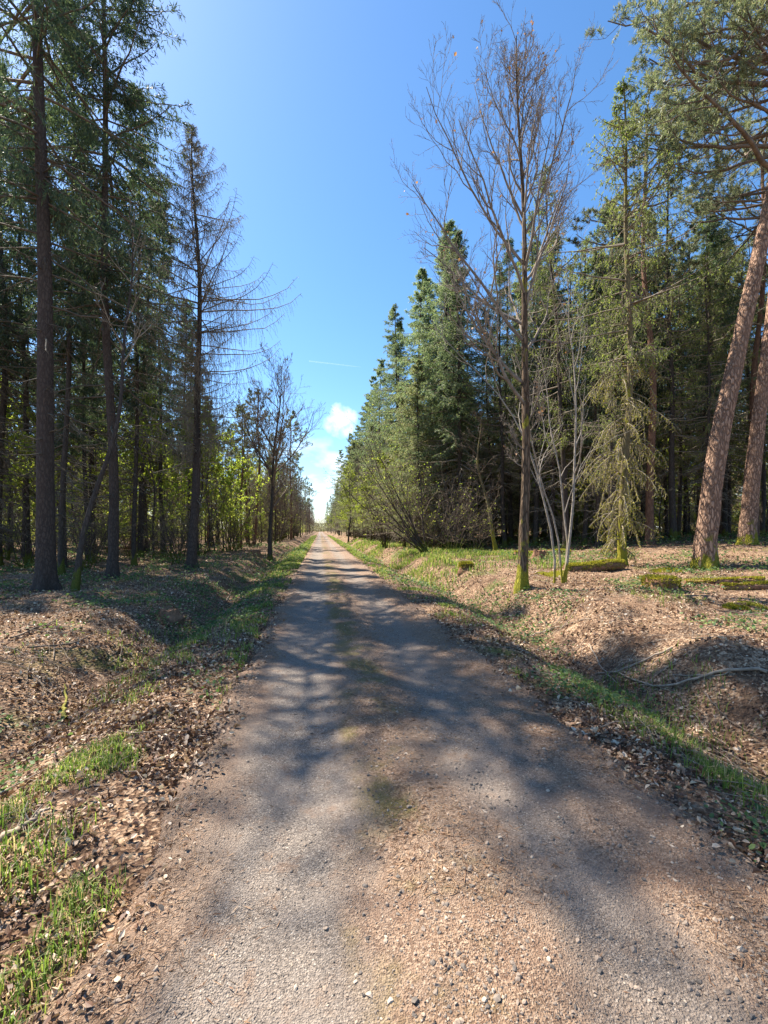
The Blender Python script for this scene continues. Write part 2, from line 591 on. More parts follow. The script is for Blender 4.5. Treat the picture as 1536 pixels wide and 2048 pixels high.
dirt = t.mix(t.mapr(t.noise(t.coord('Object', (1.4, 0.8, 1)), 1.3, 5, 0.65), 0.42, 0.62, 0, 0.7), dirt, t.mix(fine, (0.11, 0.075, 0.055), (0.27, 0.205, 0.155)))
blot = t.mapr(t.noise(v, 6.0, 6, 0.7), 0.52, 0.66, 0, 0.55)
c = t.mix(t.math('MULTIPLY', trk, t.math('SUBTRACT', 1.0, blot)), dirt, tar)
dm = t.math('ABSOLUTE', t.math('SUBTRACT', x_w, 0.42))
mossf = t.math('MULTIPLY', t.mapr(dm, 0.32, 0.08), t.mapr(t.noise(v, 1.1, 5, 0.6), 0.46, 0.58, 0, 0.7))
c = t.mix(mossf, c, t.ramp(fine, [(0.3, (0.065, 0.058, 0.014)), (0.7, (0.20, 0.175, 0.04))]))
hb = t.math('ADD', t.math('MULTIPLY', agg.outputs['Distance'], 0.6), t.math('ADD', t.math('MULTIPLY', peb.outputs['Distance'], 0.5), fine))
M['road'] = t.surf(c, 0.88, 0.25, hb, 0.9, 0.012)

# ------------------------------------------------------------------ ground and road


def spaced(a, b, d0, grow):
    o, d, x = [a], d0, a
    while x < b:
        x += d
        d *= grow
        o.append(x)
    return np.array(o)


xl = -spaced(0.0, 600, 0.07, 1.018)[::-1]
xr = spaced(0.0, 600, 0.07, 1.018)[1:]
XS = np.concatenate([xl + RL, np.linspace(RL, RR, 24)[1:-1], xr + RR - xr[0] + 0.0])
YS = np.concatenate([-spaced(0.0, 60, 0.15, 1.1)[::-1], spaced(0.0, 1200, 0.07, 1.0125)[1:]])
tag(obj('ground', grid_mesh(XS, YS, terr).mesh('ground', M['floor'])), 'forest floor of dry leaves and soil with a ditch on either side of the road', kind='structure')
YR = np.concatenate([-spaced(0.0, 8, 0.08, 1.05)[::-1], spaced(0.0, 420, 0.05, 1.011)[1:]])
tag(obj('road', grid_mesh(np.linspace(RL - 0.3, RR + 0.3, 90), YR, road_z).mesh('road', M['road'])), 'straight forest road with two worn grey wheel tracks', kind='structure')

# contrail high over the end of the road
t = NT('contrail')
mx_ = t.n('MixShader', Fac=0.03)
t.t.links.new(t.n('BsdfTransparent').outputs[0], mx_.inputs[1])
df_ = t.n('BsdfTranslucent', Color=(0.85, 0.85, 0.85))
t.t.links.new(df_.outputs[0], mx_.inputs[2])
t.t.links.new(mx_.outputs[0], t.out.inputs['Surface'])
ends = [RIGHT * (u - 768) / FPX + FWD + np.array([0, 0, -(v_ - 1060) / FPX]) for u, v_ in ((618, 722), (722, 734))]
q_ = np.linspace(0, 1, 24)[:, None]
P_ = (ends[0] * (1 - q_) + ends[1] * q_) * 8000
g = Geo()
tubes(g, P_[None], np.interp(q_[:, 0], [0, 0.3, 0.8, 1], [13, 12, 8, 2])[None] * (1 + 0.2 * np.sin(q_[:, 0] * 60))[None], 8)
tag(obj('contrail', g.mesh('contrail', t.m)), 'thin faint white contrail low in the sky over the road', 'contrail')

# ------------------------------------------------------------------ tree generators


class Path:
    def __init__(self, H, lean=(0, 0), sway=0.1, rng=None, N=26, pts=None):
        z = np.concatenate([[-0.5, 0, 0.08, 0.2, 0.4, 0.8], np.linspace(1.4, H, N - 6)])
        if pts is None:
            ph = rng.uniform(0, 6.28, 4)
            u = np.clip(z, 0, None) / H
            self.x = lean[0] * np.clip(z, 0, None) + sway * (np.sin(u * 5 + ph[0]) - np.sin(ph[0])) + sway * 0.4 * (np.sin(u * 13 + ph[1]) - np.sin(ph[1]))
            self.y = lean[1] * np.clip(z, 0, None) + sway * (np.sin(u * 4.4 + ph[2]) - np.sin(ph[2])) + sway * 0.4 * (np.sin(u * 11 + ph[3]) - np.sin(ph[3]))
        else:
            p = np.array(pts, float)
            self.x = np.interp(z, p[:, 2], p[:, 0])
            self.y = np.interp(z, p[:, 2], p[:, 1])
            k = np.array([1, 2, 3, 2, 1]) / 9
            self.x[6:] = np.convolve(np.pad(self.x, 2, 'edge'), k, 'valid')[6:]
            self.y[6:] = np.convolve(np.pad(self.y, 2, 'edge'), k, 'valid')[6:]
        self.z, self.H = z, H

    def __call__(self, z):
        return np.stack([np.interp(z, self.z, self.x), np.interp(z, self.z, self.y), np.asarray(z, float)], -1)


def trunk(g, path, r0, r1, rng, sides=10, flare=0.6, rough=0.03, slot=0, power=1.0):
    z = path.z
    u = np.clip(z / path.H, 0, 1)
    r = r0 + (r1 - r0) * u ** power
    a = np.linspace(0, 2 * PI, sides, endpoint=False)
    zz = np.clip(z, 0, None)
    fl = np.exp(-zz / 0.28)[:, None]
    lobes = 1 + fl * flare * (0.7 + 0.6 * np.cos(5 * a + rng.uniform(0, 6.28))[None] + 0.3 * np.cos(3 * a + rng.uniform(0, 6.28))[None])
    rr = r[:, None] * lobes * (1 + rough * rng.normal(size=(len(z), sides)))
    C = path(z)
    V = np.stack([C[:, None, 0] + rr * np.cos(a), C[:, None, 1] + rr * np.sin(a), np.repeat(z[:, None], sides, 1)], -1)
    i = np.arange(len(z) * sides).reshape(len(z), sides)
    n = np.roll(i, -1, axis=1)
    F = np.stack([i[:-1], n[:-1], n[1:], i[1:]], -1).reshape(-1, 4)
    g.add(V, F, slot, True)

    def rad(zq):
        return np.interp(zq, z, r)
    return rad


def curves(base, az, el, ln, N, sag, tip, wob, rng):
    B = len(base)
    P = np.zeros((B, N, 3))
    P[:, 0] = base
    s = np.linspace(0, 1, N)
    for i in range(1, N):
        e = el - sag * s[i] + tip * s[i] ** 3 + rng.normal(size=B) * wob
        az = az + rng.normal(size=B) * wob
        d = np.stack([np.cos(e) * np.cos(az), np.cos(e) * np.sin(az), np.sin(e)], -1)
        P[:, i] = P[:, i - 1] + d * (ln / (N - 1))[:, None]
    return P


def sample(P, idx, t):
    N = P.shape[1]
    f = t * (N - 1)
    i = np.minimum(f.astype(int), N - 2)
    fr = (f - i)[:, None]
    a, b = P[idx, i], P[idx, i + 1]
    return a * (1 - fr) + b * fr, nrm(b - a)


def side_twigs(P, az, Ls, k, rng, t0=0.12, ang=1.0, ratio=0.36, base=0.12, droop=0.25, sag=0.5, N=4, wob=0.1, tipup=0.0):
    B = len(P)
    idx = np.repeat(np.arange(B), k)
    t = np.tile((np.arange(k) + 0.5) / k, B) * (1 - t0) + t0 + rng.uniform(-0.5, 0.5, B * k) / k
    t = np.clip(t, 0.05, 0.999)
    pos, tan = sample(P, idx, t)
    sd = np.where(rng.random(B * k) < 0.5, -1, 1)
    azp = np.arctan2(tan[:, 1], tan[:, 0])
    elp = np.arcsin(np.clip(tan[:, 2], -1, 1))
    ln = (ratio * Ls[idx] * (1.05 - t) + base) * rng.uniform(0.6, 1.25, B * k)
    C = curves(pos, azp + sd * ang * rng.uniform(0.6, 1.3, B * k), elp - droop + rng.normal(size=B * k) * 0.15, ln, N, sag, tipup, wob, rng)
    return C, idx, ln


def sprays(g, P, per, ln, wd, rng, spread=0.7, droop=0.3, slot=0, keep=1.0, t0=0.0):
    B = len(P)
    idx = np.repeat(np.arange(B), per)
    t = np.clip(np.tile((np.arange(per) + 0.5) / per, B) + rng.uniform(-0.5, 0.5, B * per) / per, t0, 0.999)
    if keep < 1:
        m = rng.random(B * per) < keep
        idx, t = idx[m], t[m]
    pos, tan = sample(P, idx, t)
    d = tan + rng.normal(size=pos.shape) * spread
    d[:, 2] -= droop
    strips(g, pos, d, ln * rng.uniform(0.6, 1.3, len(pos)), wd * rng.uniform(0.7, 1.3, len(pos)), rng, slot)


def conifer(seed, H, r0, bark_m, needle_m, z_dead=2.0, z_live=8.0, Lmax=3.0, step=0.38, nper=4.5, k2=22, per=9,
            sl=0.17, sw=0.036, el_lo=-0.25, el_hi=0.7, sag=0.55, tip=0.6, droop2=0.25, lean=(0, 0), sway=0.12, sides=10,
            br=1.0, dead_len=(0.4, 1.8), dead_m='dead_twig', twig_m='twig', dead_n=2.2, flare=0.6, live_thin=0.0, full=0.65, mpath=None, spread=0.7, sag2=0.5, gap=0.0):
    rng = np.random.default_rng(seed)
    path = mpath or Path(H, lean, sway, rng)
    out = {}
    g = Geo()
    rad = trunk(g, path, r0, 0.02, rng, sides, flare)
    gt = g
    # dead snags on the lower trunk
    nd = int((z_live + 1.5 - z_dead) / step * dead_n)
    if nd > 0:
        zd = rng.uniform(z_dead, z_live + 1.5, nd)
        az = rng.uniform(0, 2 * PI, nd)
        ln = rng.uniform(*dead_len, nd) * np.interp(zd, [z_dead, z_live], [0.6, 1.2])
        P = curves(path(zd), az, rng.normal(-0.15, 0.2, nd), ln, 6, 0.35, 0.35, 0.10, rng)
        s = np.linspace(1, 0.25, 6)
        tubes(gt, P, (0.010 + 0.009 * ln)[:, None] * s, 4, 1)
        C, ix, l2 = side_twigs(P, az, ln, 9, rng, 0.2, 0.9, 0.34, 0.10, 0.25, 0.4, 3)
        tubes(gt, C, np.full((len(C), 1), 0.0065) * np.linspace(1, 0.4, 3), 3, 1)
    out['trunk'] = gt.mesh('trunk', [bark_m, M[dead_m]])
    zs = np.arange(z_live, H - 0.15, step)
    zw = np.repeat(zs, int(math.ceil(nper)))
    zw = zw[rng.random(len(zw)) < nper / math.ceil(nper)]
    if gap:
        zw = zw[rng.random(len(zw)) > gap]
    zw = np.clip(zw + rng.normal(size=len(zw)) * step * 0.25, z_live, H - 0.1)
    u = (H - zw) / (H - z_live)
    prof = np.interp(u, [0, 0.08, full, 1.0], [0.06, 0.24, 1.0, 0.62])
    ln = Lmax * prof * rng.uniform(0.45, 1.2, len(zw))
    az = rng.uniform(0, 2 * PI, len(zw))
    el = np.interp(u, [0, 0.25, 1], [el_hi, 0.5 * (el_hi + el_lo), el_lo]) + rng.normal(size=len(zw)) * 0.12
    P = curves(path(zw), az, el, ln, 8, sag, tip, 0.05, rng)
    g = Geo()
    r_b = np.minimum(br * (0.008 + 0.011 * ln), rad(zw) * 0.6)
    tubes(g, P, r_b[:, None] * np.linspace(1, 0.2, 8), 4, 0)
    C, ix, l2 = side_twigs(P, az, ln, k2, rng, 0.12, 1.0, 0.34, 0.13, droop2, sag2, 4)
    if live_thin:
        tubes(g, C, np.full((len(C), 1), live_thin) * np.linspace(1, 0.5, 4), 3, 0)
    sprays(g, C, per, sl, sw, rng, spread, 0.35, 1)
    sprays(g, P, max(6, per * 2), sl, sw, rng, spread, 0.2, 1, t0=0.2)
    # leader shoot
    top = path(np.array([H - 0.5, H - 0.25, H]))[None]
    sprays(g, top, 14, sl * 0.9, sw, rng, 0.8, -0.3, 1)
    out['crown'] = g.mesh('crown', [M[twig_m], M[needle_m]])
    return out


def grow(P, Rr, k, rng, t0=0.25, t1=0.98, ang=(0.5, 0.9), lf=(0.35, 0.6), up=0.25, N=6, wob=0.12, rf=0.6, rmin=0.004, plane=0.0):
    """children of the branches P; up > 0 bends them to the sky, < 0 lets them hang"""
    B = len(P)
    idx = np.repeat(np.arange(B), k)
    t = np.tile((np.arange(k) + 0.5) / k, B) + rng.uniform(-0.5, 0.5, B * k) / k
    t = np.clip(t0 + (t1 - t0) * t, 0.02, 0.995)
    pos, tan = sample(P, idx, t)
    pl = np.linalg.norm(np.diff(P, axis=1), axis=2).sum(1)[idx]
    perp = nrm(np.cross(tan, rng.normal(size=tan.shape)))
    a = rng.uniform(*ang, B * k)[:, None]
    d = tan * np.cos(a) + perp * np.sin(a)
    ln = pl * rng.uniform(*lf, B * k) * (1.15 - 0.6 * t)
    C = np.zeros((B * k, N, 3))
    C[:, 0] = pos
    for i in range(1, N):
        d = d + rng.normal(size=d.shape) * wob
        d[:, 2] += up / (N - 1) * 2
        d = nrm(d)
        C[:, i] = C[:, i - 1] + d * (ln / (N - 1))[:, None]
    f = t * (Rr.shape[1] - 1)
    i0 = np.minimum(f.astype(int), Rr.shape[1] - 2)
    rp = Rr[idx, i0] * (1 - (f - i0)) + Rr[idx, i0 + 1] * (f - i0)
    rs = np.maximum(rp * rf, rmin)
    return C, np.maximum(rs[:, None] * np.linspace(1, 0.3, N), rmin * 0.7)


def bare(seed, H, r0, bark_m, twig_m, prim=None, n1=18, z1=0.3, lean=(0, 0), sway=0.15, k=(6, 6, 4), ang1=(0.5, 0.9), l1=0.42,
         up=(0.5, 0.4, 0.25), leaf=None, nleaf=0, lsize=0.05, rmin=0.0045, sides=10, flare=0.5, mpath=None, top_r=0.012, wob=0.14):
    rng = np.random.default_rng(seed)
    path = mpath or Path(H, lean, sway, rng)
    out = {}
    g = Geo()
    rad = trunk(g, path, r0, top_r, rng, sides, flare, 0.04)
    out['trunk'] = g.mesh('trunk', bark_m)
    g = Geo()
    if prim is None:
        z = rng.uniform(z1 * H, 0.97 * H, n1)
        az = rng.uniform(0, 2 * PI, n1)
        a = rng.uniform(*ang1, n1)
        ln = l1 * H * (1.1 - z / H) ** 0.75 * rng.uniform(0.6, 1.2, n1)
    else:
        z, az, a, ln = [np.array(q, float) for q in zip(*prim)]
    n1 = len(z)
    d = np.stack([np.sin(a) * np.cos(az), np.sin(a) * np.sin(az), np.cos(a)], -1)
    N1 = 9
    P1 = np.zeros((n1, N1, 3))
    P1[:, 0] = path(z)
    for i in range(1, N1):
        d = d + rng.normal(size=d.shape) * wob * 0.7
        d[:, 2] += up[0] / (N1 - 1) * 1.6
        d = nrm(d)
        P1[:, i] = P1[:, i - 1] + d * (ln / (N1 - 1))[:, None]
    r1 = np.minimum(rad(z) * 0.62, 0.008 + 0.0125 * ln)
    R1 = r1[:, None] * np.linspace(1, 0.22, N1)
    # the leader counts as a branch too, so that the very top is twiggy
    zt = np.linspace(0.72 * H, H, N1)
    P1 = np.concatenate([P1, path(zt)[None]])
    R1 = np.concatenate([R1, rad(zt)[None]])
    tubes(g, P1[:-1], R1[:-1], 6)
    lv = [(P1, R1)]
    P, Q = P1, R1
    for j, kk in enumerate(k):
        P, Q = grow(P, Q, kk, rng, 0.2 if j else 0.18, 0.98, (0.35, 0.85), ((0.32, 0.55), (0.35, 0.6), (0.3, 0.6))[min(j, 2)], up[min(j + 1, 2)], (7, 6, 4)[min(j, 2)], wob * 1.3, 0.62, rmin)
        tubes(g, P, Q, (5, 4, 3)[min(j, 2)])
        lv.append((P, Q))
    mats = [M[twig_m]]
    if leaf and nleaf:
        i = rng.integers(0, len(P), nleaf)
        pos, _ = sample(P, i, rng.uniform(0.3, 1, nleaf))
        leaf_blades(g, pos + rng.normal(size=pos.shape) * 0.02, rng.normal(size=pos.shape) + np.array([0, 0, 0.4]), lsize * rng.uniform(0.6, 1.3, nleaf), rng, 1, 0.2, 0.6)
        mats.append(M[leaf])
    out['crown'] = g.mesh('crown', mats)
    return out


def pine(seed, H, r0, bark_m, z_crown=0.5, Lmax=4.0, n1=42, k=(7, 5), lean=(0, 0), sway=0.15, sides=12, mpath=None, per=3, nn=9, nlen=0.13, nw=0.020, z_top=None, bias=None):
    rng = np.random.default_rng(seed)
    path = mpath or Path(H, lean, sway, rng)
    out = {}
    g = Geo()
    rad = trunk(g, path, r0, 0.05, rng, sides, 0.35, 0.03, power=0.9)
    gt = g
    g = Geo()
    z = np.linspace(z_crown * H, H * 0.99, n1) + rng.normal(size=n1) * 0.2
    az = rng.uniform(0, 2 * PI, n1)
    if bias is not None:
        az = np.where(rng.random(n1) < bias[1], bias[0] + rng.normal(size=n1) * 0.7, az)
    u = (H - z) / (H * (1 - z_crown))
    ln = Lmax * np.interp(u, [0, 0.15, 0.5, 1], [0.25, 0.6, 1.0, 0.8]) * rng.uniform(0.6, 1.15, n1)
    el = np.interp(u, [0, 0.4, 1], [0.9, 0.35, 0.05]) + rng.normal(size=n1) * 0.2
    P1 = curves(path(np.clip(z, 1, H)), az, el, ln, 9, 0.25, 0.55, 0.13, rng)
    R1 = np.minimum(0.012 + 0.013 * ln, rad(z) * 0.6)[:, None] * np.linspace(1, 0.25, 9)
    tubes(g, P1, R1, 6)
    P2, R2 = grow(P1, R1, k[0], rng, 0.3, 0.99, (0.5, 1.0), (0.28, 0.5), 0.25, 6, 0.16, 0.6, 0.006)
    tubes(g, P2, R2, 4)
    P3, R3 = grow(P2, R2, k[1], rng, 0.25, 0.99, (0.5, 1.0), (0.3, 0.5), 0.35, 4, 0.2, 0.6, 0.004)
    tubes(g, P3, R3, 3)
    i = np.repeat(np.arange(len(P3)), per)
    pos, tan = sample(P3, i, np.tile(np.linspace(0.55, 0.99, per), len(P3)))
    pos = np.repeat(pos, nn, 0)
    tan = np.repeat(tan, nn, 0)
    d = tan * 0.8 + rng.normal(size=tan.shape) * 0.75
    strips(g, pos, d, nlen * rng.uniform(0.6, 1.2, len(pos)), nw, rng, 1)
    out['crown'] = g.mesh('crown', [M['twig'], M['pine']])
    # dead snags under the crown
    nd = 12
    zd = rng.uniform(0.25 * H, z_crown * H, nd)
    ln = rng.uniform(0.3, 1.6, nd)
    tubes(gt, curves(path(zd), rng.uniform(0, 6.28, nd), rng.normal(0, 0.25, nd), ln, 5, 0.2, 0.2, 0.2, rng), (0.010 + 0.008 * ln)[:, None] * np.linspace(1, 0.3, 5), 4, 1)
    out['trunk'] = gt.mesh('trunk', [bark_m, M['dead_twig']])
    return out


def tree(kind, meshes, loc, label, cat='tree', group=None, rz=0.0, sc=1.0):
    r = thing(kind, loc, label, cat, group, rz, sc)
    for k, me in meshes.items():
        obj(k, me, r)
    return r


CAM_AZ = math.atan2(RIGHT[1], RIGHT[0])      # world azimuth of "to the right in the photo"


def shrub(seed, H, n, leafm, nleaf, twig_m='twig', lean=(0, 0), lsize=0.05, spread=0.5, r=0.018, up=0.15, k=(7, 5), moss=False, barkm=None, stems_az=None):
    """many stems from one root; leaves on the outer twigs"""
    rng = np.random.default_rng(seed)
    az = rng.uniform(0, 2 * PI, n)
    a = np.abs(rng.normal(size=n)) * spread
    d = np.stack([np.sin(a) * np.cos(az) + lean[0], np.sin(a) * np.sin(az) + lean[1], np.cos(a)], -1)
    d = nrm(d)
    ln = H * rng.uniform(0.55, 1.1, n)
    N = 10
    P = np.zeros((n, N, 3))
    P[:, 0] = rng.normal(size=(n, 3)) * np.array([0.14, 0.14, 0]) - np.array([0, 0, 0.15])
    for i in range(1, N):
        d = nrm(d + rng.normal(size=d.shape) * 0.06 + np.array([0, 0, up / N]))
        P[:, i] = P[:, i - 1] + d * (ln / (N - 1))[:, None]
    Q = (r * rng.uniform(0.6, 1.2, n))[:, None] * np.linspace(1, 0.25, N)
    out = {}
    g = Geo()
    tubes(g, P, Q, 6)
    out['stems'] = g.mesh('stems', barkm or M['dark_bark'])
    g = Geo()
    for j, kk in enumerate(k):
        P, Q = grow(P, Q, kk, rng, 0.3, 0.98, (0.4, 0.9), (0.25, 0.5), 0.15, 5 - j, 0.14, 0.6, 0.004)
        tubes(g, P, Q, 4 - j)
    mats = [M[twig_m]]
    if nleaf:
        i = rng.integers(0, len(P), nleaf)
        pos, _ = sample(P, i, rng.uniform(0.15, 1, nleaf))
        leaf_blades(g, pos + rng.normal(size=pos.shape) * 0.05, rng.normal(size=pos.shape) * 0.6 + np.array([0, 0, 0.8]), lsize * rng.uniform(0.6, 1.3, nleaf), rng, 1, 0.2, 0.65)
        mats.append(M[leafm])
    out['crown'] = g.mesh('crown', mats)
    return out


# ------------------------------------------------------------------ the trees one can point at, left side
taken = []


def put(p, r=1.2):
    taken.append((p[0], p[1], r))
    return p


p = put(at(93, 1182), 2)
tree('spruce_tree', conifer(11, 24, 0.21, M['spruce_bark'], 'spruce', 2.5, 9.6, 3.6, 0.36, 4.5, 24, 10, 0.16, 0.026, lean=(-0.004, 0), sides=18, dead_len=(0.6, 2.4), flare=0.7, dead_m='dark_dead'),
     p, 'tall spruce with the thickest trunk of the shaded left side, its foot flaring widely')
p = put(at(225, 1156), 2)
tree('spruce_tree', conifer(12, 23, 0.155, M['spruce_bark'], 'spruce', 2.5, 8.2, 3.2, 0.36, 4.5, 24, 10, 0.16, 0.026, sides=16, dead_len=(0.6, 2.4), lean=(0.004, 0), dead_m='dark_dead'),
     p, 'straight dark spruce standing between the thickest left trunk and the drooping larch')
p = put(at(382, 1137), 2)
tree('larch_tree', conifer(13, 16.6, 0.17, M['spruce_bark'], 'larch_bud', 2.5, 4.4, 3.5, 0.30, 5, 36, 2, 0.045, 0.022, br=0.6, el_lo=-0.05, el_hi=0.75, sag=0.35, tip=1.0, droop2=1.0, sag2=0.7,
                            live_thin=0.006, twig_m='larch_twig', sides=16, dead_len=(0.5, 1.5), full=0.55), p,
     'dark larch with fine bare hanging twigs, the last tall trunk before the left verge opens')
p = put(at(150, 1182), 0.8)
tree('bare_tree', bare(14, 10, 0.075, M['dark_bark'], 'dead_twig', n1=8, z1=0.5, lean=(0.085, 0.06), sway=0.22, k=(4, 4, 3), l1=0.24), p,
     'thin crooked bare tree leaning right beside the thickest spruce trunk')
left_trunks = [(57, 1127, 21, 0.15, 'dark spruce trunk left of the thickest spruce, at the edge of the photo'),
               (122, 1150, 20, 0.09, 'slim dark spruce just right of the thickest spruce trunk'),
               (176, 1122, 21, 0.11, 'dark spruce behind the thin crooked bare tree'),
               (268, 1131, 20, 0.10, 'slim dark spruce just right of the straight dark spruce'),
               (328, 1108, 21, 0.13, 'spruce with a mossy foot seen between the slim dark spruce and the drooping larch')]
for i, (u, v_, H, r, lab) in enumerate(left_trunks):
    p = put(at(u, v_), 1.2)
    tree('spruce_tree', conifer(20 + i, H, r, M['dark_bark'], 'spruce', 1.5, 8.5 - i * 0.5, 2.3, 0.42, 4, 18, 8, 0.18, 0.04, sides=10, dead_len=(0.4, 2.0), dead_n=4, dead_m='dark_dead'), p, lab)
p = put(at(508, 1092), 1)
tree('pine_tree', pine(31, 13.5, 0.16, M['red_bark'], 0.6, 2.6, 26, (6, 5), lean=(0.03, 0)), p, 'small pine with a reddish trunk and a flat topped crown behind the leaning bare tree', 'tree')
p = put(at(494, 1090), 1)
tree('pine_tree', pine(32, 13.0, 0.13, M['red_bark'], 0.62, 2.2, 22, (6, 5)), p, 'slimmer reddish pine close on the left of the flat topped pine')
p = put(at(541, 1122), 1.2)
tree('bare_tree', bare(33, 11.2, 0.13, M['dark_bark'], 'twig', n1=24, z1=0.26, lean=(0.05, 0.0), sway=0.12, k=(7, 6, 4), ang1=(0.55, 0.95), l1=0.58, up=(0.45, 0.35, 0.2), rmin=0.006), p,
     'bare fan crowned tree leaning over the road from the left verge')

# ------------------------------------------------------------------ right side
A0 = CAM_AZ          # right in the photo
A1 = CAM_AZ + PI     # left in the photo
p = put(at(1045, 1176), 1.5)
rg = np.random.default_rng(5)
oak_prim = []
for (zf, azo, a, ln) in [(4.4, A1 + 0.3, 1.0, 3.6), (4.9, A1 - 0.3, 1.15, 3.4), (5.6, A0 + 0.6, 0.8, 2.4), (5.9, A1 + 0.2, 0.85, 4.8), (6.3, A1 - 0.5, 0.9, 3.8), (6.7, A0 - 0.2, 0.75, 3.6),
                         (7.0, A1 + 0.6, 0.7, 4.2), (7.3, A0 + 0.5, 0.8, 3.2), (7.7, A1 - 0.1, 0.66, 4.6), (8.0, A1 + 1.2, 0.6, 3.6), (8.4, A0 - 0.4, 0.7, 3.4), (8.8, A1 + 0.4, 0.5, 3.6),
                         (9.1, A0 + 0.9, 0.6, 2.6), (9.4, A1 - 0.7, 0.45, 3.2), (9.7, A0 + 0.0, 0.55, 2.8), (10.1, A1 + 0.1, 0.42, 2.7), (10.4, A0 - 1.2, 0.4, 2.3), (10.7, A0 + 0.4, 0.42, 2.2),
                         (11.1, A1 - 0.4, 0.35, 1.9), (11.4, A0 + 1.5, 0.35, 1.6), (11.8, A0 - 0.2, 0.3, 1.4), (6.0, A0 + 1.6, 0.8, 3.0), (7.5, A0 - 1.6, 0.8, 3.0), (8.6, A0 + 1.9, 0.6, 2.6),
                         (3.3, A1 + 0.5, 1.3, 0.9), (3.7, A0 + 0.2, 1.0, 0.8), (2.9, A1 - 0.6, 1.4, 0.7), (4.0, A0 - 0.6, 0.9, 1.1)]:
    oak_prim.append((zf * 0.97, azo, a * 0.95, ln * 0.93))
oak_path = Path(12.7, (-0.012, 0), 0.09, np.random.default_rng(41), 34)
tree('oak_tree', bare(42, 12.7, 0.118, M['oak_bark'], 'oak_twig', oak_prim, k=(8, 7, 4), up=(0.75, 0.5, 0.3), leaf='brown_leaf', nleaf=260, lsize=0.07, mpath=oak_path, sides=18, rmin=0.0036, wob=0.16),
     p, 'tall bare oak with a mossy foot on the right bank, highest against blue sky')

p = put(at(1118, 1168), 0.8)
g = Geo()
rg = np.random.default_rng(77)
stems = []
for (dx, ln, az, a) in [(-0.12, 8.5, A1, 0.03), (0.06, 6.8, A0, 0.14), (0.14, 8.2, A0, 0.05), (0.10, 7.0, A1, 0.06)]:
    d = np.array([math.sin(a) * math.cos(az), math.sin(a) * math.sin(az), math.cos(a)])
    P = [RIGHT * dx + np.array([0, 0, -0.2])]
    for i in range(11):
        d = nrm(d + rg.normal(size=3) * 0.085 + np.array([0, 0, 0.03]))
        P.append(P[-1] + d * ln / 11)
    stems.append(P)
stems = np.array(stems)
SR = np.array([0.032, 0.028, 0.038, 0.026])[:, None] * np.linspace(1, 0.2, 12)
tubes(g, stems, SR, 8)
out = {'stems': g.mesh('stems', M['pale_bark'])}
g = Geo()
P2, R2 = grow(stems, SR, 8, rg, 0.28, 0.98, (0.35, 0.7), (0.22, 0.42), 0.6, 7, 0.17, 0.6, 0.005)
tubes(g, P2, R2, 5)
P3, R3 = grow(P2, R2, 6, rg, 0.25, 0.98, (0.35, 0.8), (0.3, 0.55), 0.4, 5, 0.2, 0.6, 0.004)
tubes(g, P3, R3, 3)
out['crown'] = g.mesh('crown', M['pale_twig'])
tree('sapling', out, p, 'pale bare sapling with several slender stems just right of the tall oak', 'sapling')

# mossy larch with hanging dead lower branches
p = put(at(1243, 1133), 1.5)
H = 15.8
ml = conifer(51, H, 0.14, M['mossy_bark'], 'larch_green', 2, 6.5, 2.4, 0.36, 4, 18, 5, 0.10, 0.03, el_lo=-0.05, el_hi=0.8, sag=0.3, tip=0.5, droop2=0.8, sag2=0.6, live_thin=0.006, twig_m='larch_twig', dead_n=0.0, sides=12)
rg = np.random.default_rng(52)
n = 90
zd = rg.uniform(0.5, 7.0, n)
ln = np.interp(zd, [0.4, 2, 5, 7], [0.9, 1.5, 2.0, 1.6]) * rg.uniform(0.6, 1.2, n)
az = rg.uniform(0, 6.28, n)
P = curves(np.stack([0 * zd, 0 * zd, zd], -1), az, rg.normal(0.15, 0.15, n), ln, 8, 1.5, 0.2, 0.07, rg)
g = Geo()
tubes(g, P, np.full((n, 1), 0.020) * np.linspace(1, 0.4, 8), 5, 0)
C, ix, l2 = side_twigs(P, az, ln, 14, rg, 0.2, 0.7, 0.30, 0.15, 0.9, 0.5, 4)
tubes(g, C, np.full((len(C), 1), 0.008) * np.linspace(1, 0.5, 4), 3, 0)
sprays(g, P, 80, 0.055, 0.026, rg, 0.8, 0.5, 1)
sprays(g, C, 9, 0.042, 0.018, rg, 0.8, 0.5, 1)
ml['mossy_branches'] = g.mesh('mossy_branches', [M['larch_twig'], M['moss']])
tree('larch_tree', ml, p, 'slender larch clad in drooping yellow-green mossy branches down to the ground')

# two leaning pines
p = put(at(1410, 1136), 2)
Hp = 23
rx, ry = RIGHT[0], RIGHT[1]
lp = [(0, 0, -0.5), (0, 0, 0), (0.02 * rx, 0.02 * ry, 0.8), (0.30 * rx, 0.30 * ry, 3.3), (1.55 * rx, 1.55 * ry, 9.0), (2.5 * rx, 2.5 * ry, 13.5), (2.7 * rx, 2.7 * ry, 17), (2.4 * rx, 2.4 * ry, 23)]
tree('pine_tree', pine(61, Hp, 0.285, M['pine_bark'], 0.50, 5.4, 60, (9, 6), mpath=Path(Hp, rng=np.random.default_rng(1), N=34, pts=lp), sides=24, nlen=0.15, nw=0.022, per=4, bias=(A1, 0.55)), p,
     'stout pine with bright reddish bark leaning right, moss round its foot')
p = put(at(1494, 1088), 2)
lp = [(0, 0, -0.5), (0, 0, 0), (0.03 * rx, 0.03 * ry, 0.8), (0.35 * rx, 0.35 * ry, 4), (1.2 * rx, 1.2 * ry, 11), (1.9 * rx, 1.9 * ry, 18), (1.9 * rx, 1.9 * ry, 24)]
